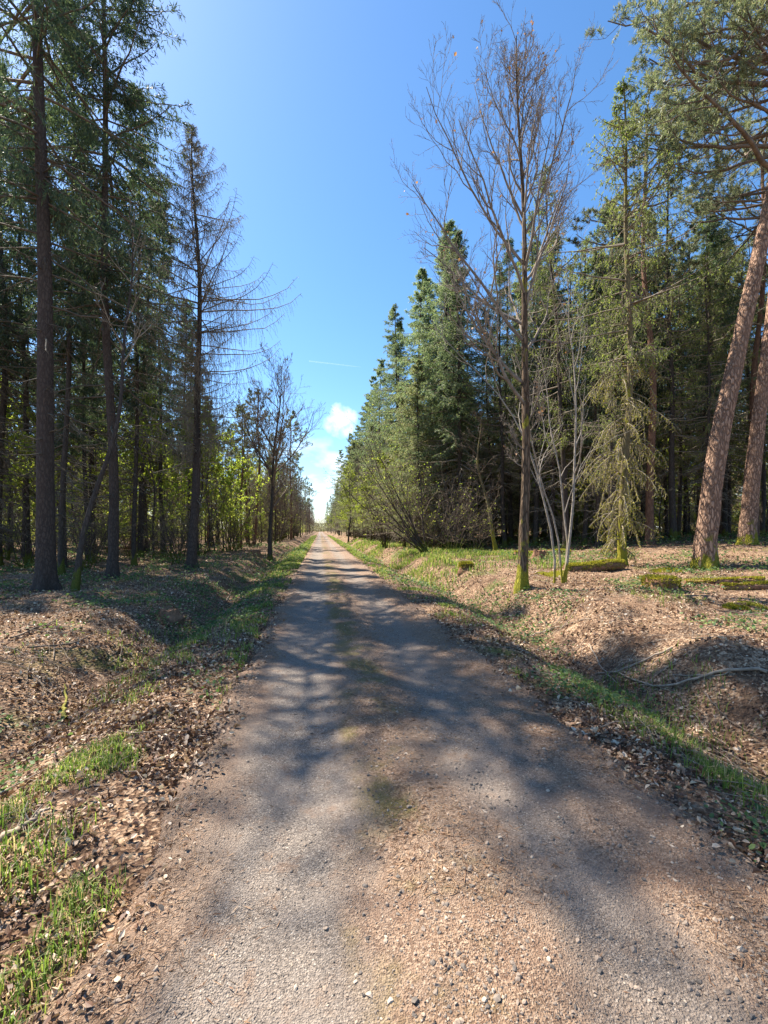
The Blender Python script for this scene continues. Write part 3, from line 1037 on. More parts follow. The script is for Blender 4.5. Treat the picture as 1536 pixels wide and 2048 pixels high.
tree('pine_tree', pine(62, 24, 0.30, M['pine_bark'], 0.55, 4.6, 44, (7, 5), mpath=Path(24, rng=np.random.default_rng(1), N=30, pts=lp), sides=20, bias=(A1, 0.3)), p,
     'second leaning pine trunk at the right edge, greyer and farther off than the stout one')

# small crooked mossy tree left of the oak
p = put(at(992, 1102), 1)
tree('bare_tree', bare(71, 8.5, 0.12, M['mossy_bark'], 'twig', n1=18, z1=0.2, lean=(-0.05, 0), sway=0.28, k=(5, 4, 3), ang1=(0.7, 1.3), l1=0.28, up=(0.1, 0.3, 0.1), rmin=0.005, wob=0.2), p,
     'small crooked tree wrapped in moss left of the oak trunk')
# leaning hazel stems
p = put(at(858, 1108), 1.5)
hz = shrub(72, 7.6, 14, 'fresh', 1600, 'twig', (float(-0.75 * RIGHT[0]), float(-0.75 * RIGHT[1])), 0.07, 0.30, 0.045, 0.3, (9, 6))
tree('hazel_bush', hz, p, 'hazel of many dark stems leaning left towards the road', 'bush')
p = put(at(770, 1096), 1.2)
hz2 = shrub(73, 4.6, 16, 'fresh', 250, 'twig', (-0.15, 0), 0.06, 0.3, 0.03, 0.3, (6, 5))
tree('hazel_bush', hz2, p, 'upright bare bush of thin brown stems behind the leaning hazel', 'bush')
p = put(at(697, 1086), 1.0)
tree('beech_tree', bare(74, 11, 0.12, M['dark_bark'], 'twig', n1=22, z1=0.18, k=(6, 5, 3), ang1=(0.6, 1.1), l1=0.42, leaf='fresh', nleaf=7000, lsize=0.11), p,
     'young forked beech in fresh leaf close to the right verge far down the road')

for (u, v_, H, r, lab, sd) in [(897, 1098, 21.5, 0.20, 'dark fir trunk behind the hazel, left one of a close pair', 81),
                               (914, 1100, 20, 0.19, 'dark fir trunk behind the hazel, right one of a close pair', 82)]:
    p = put(at(u, v_), 1.2)
    tree('fir_tree', conifer(sd, H, r, M['dark_bark'], 'douglas', 1.0, 6.0, 3.2, 0.40, 4.5, 20, 11, 0.17, 0.032, dead_len=(0.8, 3.0), dead_n=7), p, lab)

# ------------------------------------------------------------------ the wood behind: one of each kind, then copies
rng = np.random.default_rng(2024)
protos = {}


def proto(key, kind, meshes):
    r = thing(kind, (0, 0, 0), '', 'tree')
    for k, me in meshes.items():
        obj(k, me, r)
    protos[key] = [r, False]


proto('sA', 'spruce_tree', conifer(101, 21, 0.17, M['dark_bark'], 'spruce', 1.2, 8.5, 2.5, 0.42, 4, 17, 9, 0.17, 0.032, dead_n=7, dead_len=(0.7, 2.6), dead_m='dark_dead'))
proto('sB', 'spruce_tree', conifer(102, 19, 0.14, M['spruce_bark'], 'spruce', 1.0, 6.5, 2.3, 0.42, 4, 18, 10, 0.17, 0.032, dead_n=7.5, dead_len=(0.7, 2.6)))
proto('fA', 'fir_tree', conifer(103, 22, 0.20, M['dark_bark'], 'douglas', 0.8, 4.5, 3.4, 0.42, 4.5, 20, 11, 0.18, 0.034, dead_n=8, dead_len=(1.2, 3.8), gap=0.14))
proto('fB', 'fir_tree', conifer(104, 20, 0.18, M['dark_bark'], 'douglas', 0.8, 6.5, 3.0, 0.42, 4.5, 19, 11, 0.18, 0.034, dead_n=8, dead_len=(1.2, 3.8), gap=0.14))
proto('fC', 'fir_tree', conifer(112, 14, 0.13, M['dark_bark'], 'fir_pale', 0.5, 1.6, 3.2, 0.36, 4.5, 20, 10, 0.17, 0.034, dead_n=4, dead_len=(0.6, 2.0), full=0.8, el_lo=-0.1))
proto('pA', 'pine_tree', pine(105, 19, 0.17, M['red_bark'], 0.55, 3.0, 34, (6, 5), nw=0.03, nlen=0.16))
proto('lA', 'larch_tree', conifer(106, 18, 0.15, M['dark_bark'], 'larch_green', 2, 5.0, 2.7, 0.45, 4, 16, 4, 0.10, 0.035, el_lo=-0.1, el_hi=0.75, sag=0.35, tip=0.9, droop2=0.8, sag2=0.6, live_thin=0.007, twig_m='larch_twig'))
proto('bA', 'bare_tree', bare(107, 13, 0.11, M['dark_bark'], 'twig', n1=22, z1=0.25, k=(6, 5, 3), l1=0.4, rmin=0.007))
proto('bB', 'bare_tree', bare(108, 10, 0.07, M['dark_bark'], 'twig', n1=16, z1=0.25, k=(5, 4, 3), l1=0.34, rmin=0.007, lean=(0.03, 0.02), sway=0.25))
proto('yA', 'young_beech', bare(109, 8.5, 0.06, M['dark_bark'], 'twig', n1=20, z1=0.12, k=(5, 5, 3), ang1=(0.7, 1.2), l1=0.42, leaf='fresh', nleaf=9000, lsize=0.11, rmin=0.005))
proto('yB', 'leafy_bush', shrub(110, 3.2, 12, 'fresh', 3200, 'twig', (0, 0), 0.085, 0.5, 0.02))
proto('dB', 'brushwood_bush', shrub(111, 3.6, 14, 'fresh', 160, 'twig', (0, 0), 0.07, 0.45, 0.02, k=(7, 6)))

LAB = {
    ('s', 0): ('one of many slim dark spruces crowding the depth of the left wood', 'spruces deep in the left wood'),
    ('s', 1): ('one of the slim dark spruces among the firs deep in the right wood', 'spruces deep in the right wood'),
    ('f', 0): ('dark green fir mixed among the spruces deep in the left wood', 'firs deep in the left wood'),
    ('f', 1): ('one of the blue green firs massed behind the oak in the right wood', 'firs massed in the right wood'),
    ('g', 1): ('pale green bushy fir branched to the ground at the edge of the right wood', 'bushy firs edging the right wood'),
    ('p', 0): ('reddish trunked pine standing among spruces deep in the left wood', 'pines deep in the left wood'),
    ('p', 1): ('reddish trunked pine standing among firs deep in the right wood', 'pines deep in the right wood'),
    ('l', 0): ('pale green larch with light hanging twigs deep in the left wood', 'larches deep in the left wood'),
    ('l', 1): ('yellow-green larch with light hanging twigs deep in the right wood', 'larches deep in the right wood'),
    ('b', 0): ('thin bare tree standing between the conifers of the left wood', 'bare trees in the left wood'),
    ('b', 1): ('thin bare tree standing between the conifers of the right wood', 'bare trees in the right wood'),
    ('y', 0): ('backlit yellow-green young beech or bush under the left conifers', 'fresh green understorey of the left wood'),
    ('y', 1): ('fresh yellow-green young beech or bush under the right conifers', 'fresh green understorey of the right wood'),
    ('d', 0): ('tangle of bare brown brushwood on the floor of the left wood', 'brushwood in the left wood'),
    ('d', 1): ('tangle of bare brown brushwood on the floor of the right wood', 'brushwood in the right wood'),
    ('v', 0): ('leafless roadside tree in the far row along the left verge', 'far roadside trees on the left'),
    ('v', 1): ('roadside tree in the far row along the right verge', 'far roadside trees on the right'),
}
CAT = {'g': 'tree', 's': 'tree', 'f': 'tree', 'p': 'tree', 'l': 'tree', 'b': 'tree', 'y': 'young tree', 'd': 'bush', 'v': 'tree'}


def plant(key, x, y, sc, labkey=None):
    r, used = protos[key]
    side = 0 if x < 0.6 else 1
    lab, grp = LAB[(labkey or key[0], side)]
    z = float(terr(x, y)) - 0.03
    rz = rng.uniform(0, 6.28)
    s3 = (sc * rng.uniform(0.9, 1.1), sc * rng.uniform(0.9, 1.1), sc)
    if not used:
        protos[key][1] = True
        r.location, r.rotation_euler, r.scale = (x, y, z), (0, 0, rz), s3
        r['label'], r['group'] = lab, grp
        o = r
    else:
        o = dup(r, (x, y, z), rz, s3, lab, grp, (rng.normal() * 0.012, rng.normal() * 0.012))
    o['category'] = CAT[labkey or key[0]]


def ok(x, y, rmin=1.0):
    return all((x - a) ** 2 + (y - b) ** 2 > max(r, rmin) ** 2 for a, b, r in taken)


def in_view(x, y, m=4.0):
    a = math.degrees(math.atan2(x, y))
    return -36 - m < a < 51 + m


def scatter(n, xr, yr, keys, w, smin, scr, lab=None, ymin=0):
    c, tries = 0, 0
    while c < n and tries < n * 40:
        tries += 1
        x = rng.uniform(*xr)
        y = rng.uniform(*yr)
        if not in_view(x, y) or not ok(x, y, smin):
            continue
        key = keys[rng.choice(len(keys), p=np.array(w) / sum(w))]
        plant(key, x, y, rng.uniform(*scr), lab)
        taken.append((x, y, smin * 0.6))
        c += 1



# left wood
scatter(25, (-24, -8), (17, 34), ['sA', 'sB', 'bB'], [4, 4, 2], 2.0, (0.75, 1.08))
scatter(20, (-45, -13), (32, 62), ['sA', 'sB', 'bA', 'pA', 'lA', 'bB'], [4, 4, 2, 2, 1.5, 1], 2.4, (0.75, 1.1))
scatter(14, (-60, -16), (60, 110), ['sA', 'sB', 'bA', 'pA'], [3, 3, 2, 3], 2.5, (0.75, 1.05))
scatter(16, (-13, -6.3), (28, 60), ['bA', 'bB', 'pA'], [3, 2, 3], 1.6, (0.60, 0.78))
scatter(26, (-14, -5.8), (60, 140), ['bA', 'pA', 'sB', 'lA'], [3, 3, 1, 2], 1.8, (0.65, 0.9))
scatter(16, (-18, -7), (24, 50), ['yA', 'lA'], [3, 1], 1.4, (0.75, 1.1))
scatter(44, (-32, -8), (20, 46), ['yA', 'yB'], [3, 2], 1.4, (0.6, 1.1))
scatter(30, (-50, -7), (44, 85), ['yA', 'yB'], [3, 1], 1.5, (0.9, 1.5))
scatter(34, (-26, -6), (18, 50), ['dB'], [1], 1.2, (0.7, 1.2))
# right wood
scatter(24, (9, 30), (22, 36), ['sA', 'fB', 'sB', 'pA', 'bB', 'lA'], [4, 1.5, 3, 2, 2, 2], 2.0, (0.8, 1.1))
scatter(14, (12, 26), (18, 30), ['lA', 'yA', 'sB'], [3, 2, 2], 1.8, (0.7, 1.0))
scatter(14, (15, 32), (19, 34), ['pA'], [1], 1.8, (0.95, 1.2))
scatter(12, (9, 26), (24, 44), ['fA', 'lA', 'fB'], [2, 2, 2], 1.8, (0.85, 1.1))
for fx_, fy_, fk, fs in ((6.9, 31.5, 'fA', 0.90), (6.5, 36, 'fB', 0.98), (8.6, 30, 'fA', 0.98), (7.3, 41, 'fA', 0.92), (6.6, 48, 'fB', 1.0), (6.9, 55, 'fA', 0.92), (6.7, 63, 'fB', 1.02), (7.2, 72, 'fA', 1.0), (6.9, 84, 'fB', 1.05), (7.0, 96, 'fA', 1.0)):
    plant(fk, fx_, fy_, fs)
    taken.append((fx_, fy_, 1.5))
scatter(6, (6.2, 8.5), (29, 44), ['fC'], [1], 1.2, (0.6, 0.95), 'g')
scatter(10, (5.4, 8.0), (42, 95), ['fC'], [1], 1.2, (0.9, 1.25), 'g')
scatter(14, (5.8, 9.5), (44, 110), ['fC'], [1], 1.8, (0.8, 1.1), 'g')
scatter(14, (9, 22), (26, 44), ['fC'], [1], 1.8, (0.75, 1.1), 'g')
scatter(36, (7.5, 55), (36, 60), ['fA', 'fB', 'sA', 'pA', 'lA'], [3, 3, 4, 3, 3], 2.2, (0.8, 1.12))
scatter(26, (7, 80), (62, 110), ['fA', 'fB', 'sA', 'pA'], [2, 2, 3, 3], 2.5, (0.8, 1.1))
scatter(16, (18, 36), (15, 26), ['fB', 'sB', 'lA'], [2, 3, 2], 2.0, (0.7, 1.0))
scatter(26, (9, 36), (22, 48), ['yA', 'yB'], [1, 1], 1.5, (0.6, 1.1))
scatter(14, (10, 28), (22, 40), ['yA', 'lA'], [2, 1], 1.3, (0.7, 1.1))
scatter(10, (12, 24), (19, 30), ['lA'], [1], 1.4, (0.9, 1.15))
scatter(56, (7.5, 40), (20, 56), ['dB'], [1], 1.0, (0.5, 1.3))
scatter(14, (14, 34), (20, 40), ['yA', 'lA'], [2, 1], 1.5, (0.8, 1.2))
scatter(24, (5.0, 8.0), (34, 100), ['yA', 'bA'], [5, 1], 1.3, (0.7, 1.0), 'v')
scatter(10, (5.6, 8.5), (24, 60), ['dB'], [1], 1.2, (1.0, 1.7))
scatter(20, (-9.5, -5.2), (30, 120), ['dB', 'yB'], [3, 1], 1.3, (1.2, 2.1))
scatter(12, (-10, -5.4), (34, 110), ['bA', 'yA'], [2, 1], 1.3, (0.7, 0.95), 'v')
scatter(10, (-8, -4.6), (36, 90), ['bA', 'bB', 'pA'], [3, 2, 1], 1.5, (0.55, 0.75), 'v')
# rows along the road
for k_ in range(26):
    y = 44 + k_ * 9 + rng.uniform(-3, 3)
    plant(['bA', 'bB', 'bA', 'pA'][k_ % 4], -3.4 - rng.uniform(0, 2.2), y, rng.uniform(0.75, 1.05), 'v')
    plant(['yA', 'bA', 'yA', 'fB'][k_ % 4], (4.2 if y > 85 else 5.4) + rng.uniform(0, 2.5), y + 4, rng.uniform(0.75, 1.1), 'v')
for k_ in range(24):
    y = 110 + k_ * 12
    for s in (-1, 1):
        plant('fA' if s > 0 else 'sB', (0.6 + s * (8.5 + rng.uniform(0, 3))), y, rng.uniform(0.8, 1.05))
for k_ in range(14):
    plant('bA', -14 + k_ * 2.2 + rng.uniform(-0.5, 0.5), 425 + rng.uniform(-6, 6), rng.uniform(0.9, 1.2), 'v')

# far-off wood that closes the view under the crowns: uncountable leaves and twigs, one object per side
M['far_green'] = fol('far_green', [(0.0, (0.18, 0.14, 0.07)), (0.3, (0.28, 0.24, 0.09)), (0.55, (0.22, 0.27, 0.07)), (1.0, (0.44, 0.45, 0.09))], 0.55)
M['far_dark'] = fol('far_dark', [(0.0, (0.16, 0.12, 0.07)), (0.45, (0.28, 0.22, 0.13)), (0.7, (0.12, 0.17, 0.07)), (1.0, (0.30, 0.32, 0.10))], 0.45)
for nm, sgn, mat_, lab in (('wood_far_left', -1, 'far_green', 'yellow-green far wood closing the view behind the left trunks'), ('wood_far_right', 1, 'far_dark', 'brown and green far wood closing the view behind the right trunks')):
    m = 90000
    y = np.exp(rng.uniform(math.log(30), math.log(440), m))
    off = np.where(y < 110, 46, 9 + 8 * rng.random(m)) * (0.75 + 0.5 * rng.random(m))
    x = sgn * np.maximum(off, 9.5) + 0.6
    far = rng.random(m) < 0.45
    a = np.radians(rng.uniform(2, 60 if sgn > 0 else 46, m))
    rr = rng.uniform(62, 120, m)
    x = np.where(far, sgn * np.maximum(rr * np.sin(a), 9.5), x)
    y = np.where(far, rr * np.cos(a), y)
    hmax = 11 * (0.5 + fbm(x * 0.08, y * 0.08, 55, 3))
    z = rng.random(m) ** 1.3 * hmax
    kp = fbm(x * 0.35 + z * 0.2, y * 0.35 - z * 0.23, 57, 3) > 0.40
    x, y, z = x[kp], y[kp], z[kp]
    g = Geo()
    dd = rng.normal(size=(len(x), 3)) + np.array([0, 0, 0.9])
    strips(g, np.stack([x, y, terr(x, y) + z], -1), dd, rng.uniform(0.35, 1.0, len(x)), rng.uniform(0.10, 0.30, len(x)), rng, 0)
    tag(obj('far_wood', g.mesh('far_wood', M[mat_])), lab, kind='stuff')
m = 16000
x = rng.uniform(-40, 40, m)
y = 440 + rng.uniform(0, 30, m)
z = rng.random(m) ** 1.2 * 13 * (0.6 + 0.8 * vnoise(x * 0.15, y * 0, 3))
g = Geo()
strips(g, np.stack([x, y, terr(x, y) + z], -1), rng.normal(size=(m, 3)) + np.array([0, 0, 0.9]), rng.uniform(0.5, 1.6, m), 0.35, rng, 0)
tag(obj('far_wood', g.mesh('far_wood', M['far_dark'])), 'pale far wood where the straight road ends', kind='stuff')

# ------------------------------------------------------------------ lying wood, stumps, moss


def log_thing(u, v_, du, ln, r, label, mossy=True, dz=0.0, name='fallen_log', seed=0):
    p = at(u, v_)
    rg = np.random.default_rng(seed + 300)
    az = CAM_AZ + du
    r_ = thing(name, p + np.array([0, 0, r * 0.55]), label, 'log', None, az)
    Nn, S = 14, 14
    a = np.linspace(0, 2 * PI, S, endpoint=False)
    x = np.linspace(-ln / 2, ln / 2, Nn)
    rr = r * (1 + 0.10 * rg.normal(size=(Nn, S))) * np.interp(x, [-ln / 2, 0, ln / 2], [0.85, 1, 0.8])[:, None]
    V = np.stack([np.repeat(x[:, None], S, 1), rr * np.cos(a), rr * np.sin(a) + 0.05 * np.sin(x * 2.1)[:, None]], -1)
    i = np.arange(Nn * S).reshape(Nn, S)
    n = np.roll(i, -1, axis=1)
    g = Geo()
    g.add(V, np.stack([i[:-1], n[:-1], n[1:], i[1:]], -1).reshape(-1, 4))
    for e in (0, Nn - 1):
        c = V[e].mean(0)
        ring = V[e]
        g.add(np.concatenate([ring, [c]]), np.array([[k, (k + 1) % S, S] for k in range(S)]), 0, False)
    obj('wood', g.mesh('wood', M['rotwood']), r_)
    if mossy:
        g = Geo()
        m = int(5200 * ln * r / 0.2)
        th = rg.normal(PI / 2, 0.8, m)
        xx = rg.uniform(-ln / 2, ln / 2, m)
        kp = rg.random(m) < sstep(0.30, 0.5, fbm(xx * 3 + seed, th * 1.5, seed + 60, 3))
        xx, th = xx[kp], th[kp]
        m = len(xx)
        base = np.stack([xx, r * 0.98 * np.cos(th), r * 0.98 * np.sin(th) + 0.05 * np.sin(xx * 2.1)], -1)
        d = np.stack([rg.normal(size=m) * 0.6, np.cos(th), np.sin(th)], -1)
        strips(g, base, d + rg.normal(size=(m, 3)) * 0.3, rg.uniform(0.015, 0.05, m), 0.026, rg)
        obj('moss', g.mesh('moss', M['moss']), r_)
    return r_


log_thing(1188, 1141, 0.15, 1.9, 0.17, 'thick moss covered log lying between the sapling and the mossy larch', seed=1)
log_thing(1085, 1110, 0.1, 2.6, 0.13, 'mossy log lying behind the oak trunk', seed=2)
log_thing(1447, 1168, -0.35, 1.5, 0.08, 'low mossy log on the sunlit leaves below the leaning pines', seed=3)
log_thing(1518, 1180, -0.3, 1.3, 0.10, 'short mossy log at the right edge of the sunlit leaves', seed=4)
log_thing(250, 1098, 0.1, 4.5, 0.14, 'dark fallen log lying behind the left spruce trunks', seed=5, mossy=False)


def stump(u, v_, r, h, label, seed, mossy=True, name='tree_stump'):
    p = at(u, v_)
    rg = np.random.default_rng(seed + 500)
    r_ = thing(name, p, label, 'stump')
    S, Nn = 18, 7
    a = np.linspace(0, 2 * PI, S, endpoint=False)
    z = np.linspace(-0.2, h, Nn)
    prof = r * (1 + 0.7 * np.exp(-np.clip(z, 0, None) / (h * 0.4)))
    rr = prof[:, None] * (1 + 0.08 * rg.normal(size=(Nn, S)) + 0.14 * np.cos(5 * a + seed))
    Z = np.repeat(z[:, None], S, 1)
    Z[-1] += rg.normal(size=S) * h * 0.12
    V = np.stack([rr * np.cos(a), rr * np.sin(a), Z], -1)
    i = np.arange(Nn * S).reshape(Nn, S)
    n = np.roll(i, -1, axis=1)
    g = Geo()
    g.add(V, np.stack([i[:-1], n[:-1], n[1:], i[1:]], -1).reshape(-1, 4))
    g.add(np.concatenate([V[-1], [V[-1].mean(0) - np.array([0, 0, h * 0.1])]]), np.array([[k, (k + 1) % S, S] for k in range(S)]), 0, False)
    obj('wood', g.mesh('wood', M['rotwood']), r_)
    if mossy:
        g = Geo()
        m = 1400
        th = rg.uniform(0, 6.28, m)
        q = rg.random(m)
        top = q > 0.45
        rq = np.where(top, r * np.sqrt(rg.random(m)) * 1.1, r * 1.25)
        zz = np.where(top, h, rg.uniform(0.0, 1.0, m) ** 0.6 * h)
        base = np.stack([rq * np.cos(th), rq * np.sin(th), zz], -1)
        d = np.stack([np.cos(th) * np.where(top, 0.4, 1), np.sin(th) * np.where(top, 0.4, 1), np.where(top, 1, 0.5)], -1) + rg.normal(size=(m, 3)) * 0.3
        strips(g, base, d, rg.uniform(0.03, 0.08, m), 0.03, rg)
        obj('moss', g.mesh('moss', M['moss']), r_)


stump(1322, 1180, 0.26, 0.26, 'low stump capped with bright moss on the sunlit leaves', 1)
stump(932, 1140, 0.16, 0.22, 'small broken stump on the right bank beside the ditch', 2)
stump(1078, 1116, 0.2, 0.3, 'dark rotten stump just behind the oak foot', 3, False)
stump(512, 1112, 0.2, 0.3, 'dark stump between the red pines and the leaning bare tree', 4, False)
stump(338, 1236, 0.14, 0.16, 'small earthy stump in the left ditch bank', 5, False)


def cushion(u, v_, rx_, label, seed, h=0.045):
    """a cushion of moss on the ground"""
    p = at(u, v_)
    rg = np.random.default_rng(seed + 700)
    m = int(16000 * rx_ * rx_) + 1500
    rr = np.sqrt(rg.random(m))
    th = rg.uniform(0, 6.28, m)
    x, y = rx_ * rr * np.cos(th), rx_ * 0.7 * rr * np.sin(th)
    kp = rg.random(m) < sstep(0.38, 0.55, fbm(x * 3.5, y * 3.5, seed + 40, 3) + 0.12 * (1 - rr))
    x, y, rr = x[kp], y[kp], rr[kp]
    m = len(x)
    z = terr(p[0] + x, p[1] + y) - p[2] + h * (1 - rr ** 2) * (0.6 + 0.8 * vnoise(x * 5, y * 5, seed))
    g = Geo()
    n = np.stack([x / rx_, y / rx_, np.ones(m) * 0.9], -1) + rg.normal(size=(m, 3)) * 0.45
    strips(g, np.stack([x, y, z - 0.015], -1), n, rg.uniform(0.02, 0.045, m), 0.022, rg)
    o = obj('moss_cushion', g.mesh('moss_cushion', M['moss']))
    o.location = [float(c) for c in p]
    tag(o, label, 'moss')


for i, (u, v_, rx_, lab) in enumerate([(1490, 1212, 0.35, 'flat moss cushion on sunlit leaves near the right edge of the photo'), (1335, 1140, 0.55, 'large bright moss cushion left of the stout leaning pine'),
                                       (1300, 1156, 0.45, 'moss cushion spread just behind the moss capped stump'), (1105, 1150, 0.5, 'low moss cushion just left of the pale sapling'),
                                       ]):
    cushion(u, v_, rx_, lab, i)


def branch_thing(pts, r, label, seed, mat='deadwood', twigs=5, name='fallen_branch', lift=0.02):
    """a branch lying on the ground along photo points"""
    rg = np.random.default_rng(seed + 900)
    W = np.array([at(u, v_) for u, v_ in pts])
    tt = np.linspace(0, 1, len(pts))
    q = np.linspace(0, 1, 16)
    P = np.stack([np.interp(q, tt, W[:, k]) for k in range(3)], -1)
    P += rg.normal(size=P.shape) * np.array([0.012, 0.012, 0.006]) * (r / 0.02)
    P[:, 2] = np.maximum(P[:, 2], terr(P[:, 0], P[:, 1])) + lift + r * 0.5
    o0 = P[0].copy()
    P = (P - o0)[None]
    Q = r * np.linspace(1, 0.35, 16)[None]
    g = Geo()
    tubes(g, P, Q, 7)
    if twigs:
        C, D = grow(P, Q, twigs, rg, 0.2, 0.95, (0.4, 0.9), (0.15, 0.35), 0.02, 5, 0.12, 0.55, 0.003)
        C[:, :, 2] = np.maximum(C[:, :, 2], terr(C[:, :, 0] + o0[0], C[:, :, 1] + o0[1]) - o0[2] + 0.01)
        tubes(g, C, D, 4)
    o = obj(name, g.mesh(name, M[mat]))
    o.location = [float(c) for c in o0]
    tag(o, label, 'branch')


branch_thing([(1536, 1349), (1460, 1345), (1385, 1368), (1300, 1378), (1240, 1352)], 0.02, 'long pale curved branch lying in the right ditch at the photo edge', 1)
branch_thing([(1345, 1300), (1290, 1325), (1235, 1348), (1190, 1352)], 0.016, 'forked grey branch lying just above the long pale curved branch', 2)
branch_thing([(1178, 1292), (1200, 1335), (1240, 1378)], 0.012, 'thin stick lying down the slope of the right ditch', 3, twigs=2)
branch_thing([(1060, 1275), (1110, 1258), (1180, 1243)], 0.014, 'thin branch lying along the shaded right bank', 4)
branch_thing([(1410, 1390), (1450, 1440), (1530, 1490)], 0.010, 'thin dark stick below the long pale curved branch', 5, 'twig')
branch_thing([(130, 1445), (128, 1410), (132, 1375)], 0.02, 'short mossy stick in the near left ditch', 6, 'moss_twig', 0)
branch_thing([(0, 1690), (60, 1655), (100, 1625)], 0.02, 'bleached stick among sunlit leaves at the left edge', 7)
branch_thing([(20, 1280), (90, 1255), (190, 1195)], 0.014, 'long brown stick lying below the thickest spruce', 8, 'twig')
branch_thing([(250, 1205), (320, 1203), (355, 1204)], 0.014, 'pale straight stick on the left bank below the larch', 9)
branch_thing([(452, 1205), (460, 1190), (464, 1178)], 0.014, 'short pale stick standing in the left ditch', 10, twigs=0)
branch_thing([(400, 1848), (425, 1810), (448, 1765)], 0.0035, 'single thin twig lying on the grey left wheel track', 11, 'twig', 1, 'twig', 0.008)
branch_thing([(894, 1880), (890, 1845), (880, 1808)], 0.0035, 'thin reddish twig lying on the gravel middle of the road', 12, 'rotwood', 1, 'twig', 0.008)
branch_thing([(1010, 1500), (1045, 1470)], 0.003, 'tiny twig in the shaded right wheel track', 13, 'twig', 0, 'twig', 0.008)
branch_thing([(1160, 1100), (1185, 1088), (1205, 1080)], 0.06, 'broken brown root end leaning behind the pale sapling', 14, 'rotwood', 4)
branch_thing([(60, 1300), (150, 1290), (225, 1262)], 0.012, 'crooked thin branch across the left bank leaves', 15, 'twig')
branch_thing([(200, 1240), (240, 1225), (300, 1240)], 0.010, 'short twiggy branch on the dark left bank', 16, 'twig', 6)

# ------------------------------------------------------------------ litter, grass, gravel, weeds
rng = np.random.default_rng(99)


def fan(n, r0, r1, a0=-52, a1=62, power=0.0):
    """random ground points; power 0 = even in log distance"""
    if power == 0:
        r = np.exp(rng.uniform(math.log(r0), math.log(r1), n))
    else:
        r = np.sqrt(rng.uniform(r0 ** 2, r1 ** 2, n))
    a = np.radians(rng.uniform(a0, a1, n))
    return r * np.sin(a), r * np.cos(a)


def tnormal(x, y, e=0.04):
    zx = (terr(x + e, y) - terr(x - e, y)) / (2 * e)
    zy = (terr(x, y + e) - terr(x, y - e)) / (2 * e)
    return nrm(np.stack([-zx, -zy, np.ones_like(zx)], -1))


xa, ya = fan(90000, 0.7, 5.5, power=1)
xb, yb = fan(185000, 5.5, 45)
x, y = np.concatenate([xa, xb]), np.concatenate([ya, yb])
edge = np.maximum(RL - x, x - RR)
keep = rng.random(len(x)) < sstep(-0.28, 0.22, edge) * (0.18 + 0.82 * sstep(0.38, 0.60, fbm(x * 1.1, y * 1.1, 71, 4)))
x, y = x[keep], y[keep]
dist = np.hypot(x, y)
n = tnormal(x, y) + rng.normal(size=(len(x), 3)) * 0.55
z = np.maximum(terr(x, y), np.where((x > RL - 0.2) & (x < RR + 0.2), road_z(x, y), -9)) + rng.uniform(0.004, 0.03, len(x))
g = Geo()
leaf_blades(g, np.stack([x, y, z], -1), n, (0.018 + 0.034 * rng.random(len(x)) ** 1.8) * (0.75 + 0.25 * sstep(1.5, 4, dist)) * (1 + dist / 26), rng, 0, 0.6, 0.5)
tag(obj('fallen_leaves', g.mesh('fallen_leaves', M['litter'])), 'dry brown and tan beech and oak leaves covering banks and forest floor', kind='stuff')


def blades(g, x, y, z, h, wd, rng, slot=0, bend=0.9):
    m = len(x)
    a = rng.uniform(0, 6.28, m)
    hd = np.stack([np.cos(a), np.sin(a), 0 * a], -1)
    sd = np.stack([-np.sin(a), np.cos(a), 0 * a], -1)
    b = np.stack([x, y, z - 0.01], -1)
    h = h[:, None]
    wd = np.broadcast_to(wd, (m,))[:, None]
    k = rng.uniform(0.1, 1, (m, 1)) * bend
    mid = b + hd * h * k * 0.35 + np.array([0, 0, 0.6]) * h
    tip = b + hd * h * k + np.array([0, 0, 1.0]) * h * (1 - 0.35 * k)
    V = np.stack([b - sd * wd / 2, b + sd * wd / 2, mid + sd * wd * 0.4, tip, mid - sd * wd * 0.4], 1)
    i = np.arange(m)[:, None] * 5
    g.add(V, i + np.array([[0, 1, 2, 4]]), slot, False)
    i = np.arange(m)[:, None] * 5
    g.f.append((i + np.array([[4, 2, 3]]) + g.n - m * 5, slot, False))


g = Geo()
for (x0, x1, n_, thr) in [(-1.9, -0.88, 90000, 0.505), (2.1, 3.1, 60000, 0.585)]:
    y = np.exp(rng.uniform(math.log(0.9), math.log(130), n_))
    x = rng.normal((x0 + x1) / 2, (x1 - x0) / 3.2, n_)
    far = sstep(12, 22, y)
    d = fbm(x * 2.3, y * 1.5, 81, 3) + 0.22 * far
    kp = (rng.random(n_) < sstep(thr, thr + 0.18, d)) & ((x < RL - 0.02) | (x > RR + 0.02))
    x, y = x[kp], y[kp]
    blades(g, x, y, terr(x, y), rng.uniform(0.03, 0.12, len(x)) * (1 + 0.9 * sstep(12, 40, y)), 0.0028 + 0.0012 * y, rng)
# sunny grass on the right bank farther on
x = rng.uniform(3.6, 9.5, 40000)
y = np.exp(rng.uniform(math.log(13), math.log(60), 40000))
kp = rng.random(40000) < sstep(0.38, 0.56, fbm(x * 0.5, y * 0.35, 83, 3)) * sstep(12, 20, y)
x, y = x[kp], y[kp]
blades(g, x, y, terr(x, y), rng.uniform(0.10, 0.34, len(x)), 0.012 + 0.0007 * y, rng)
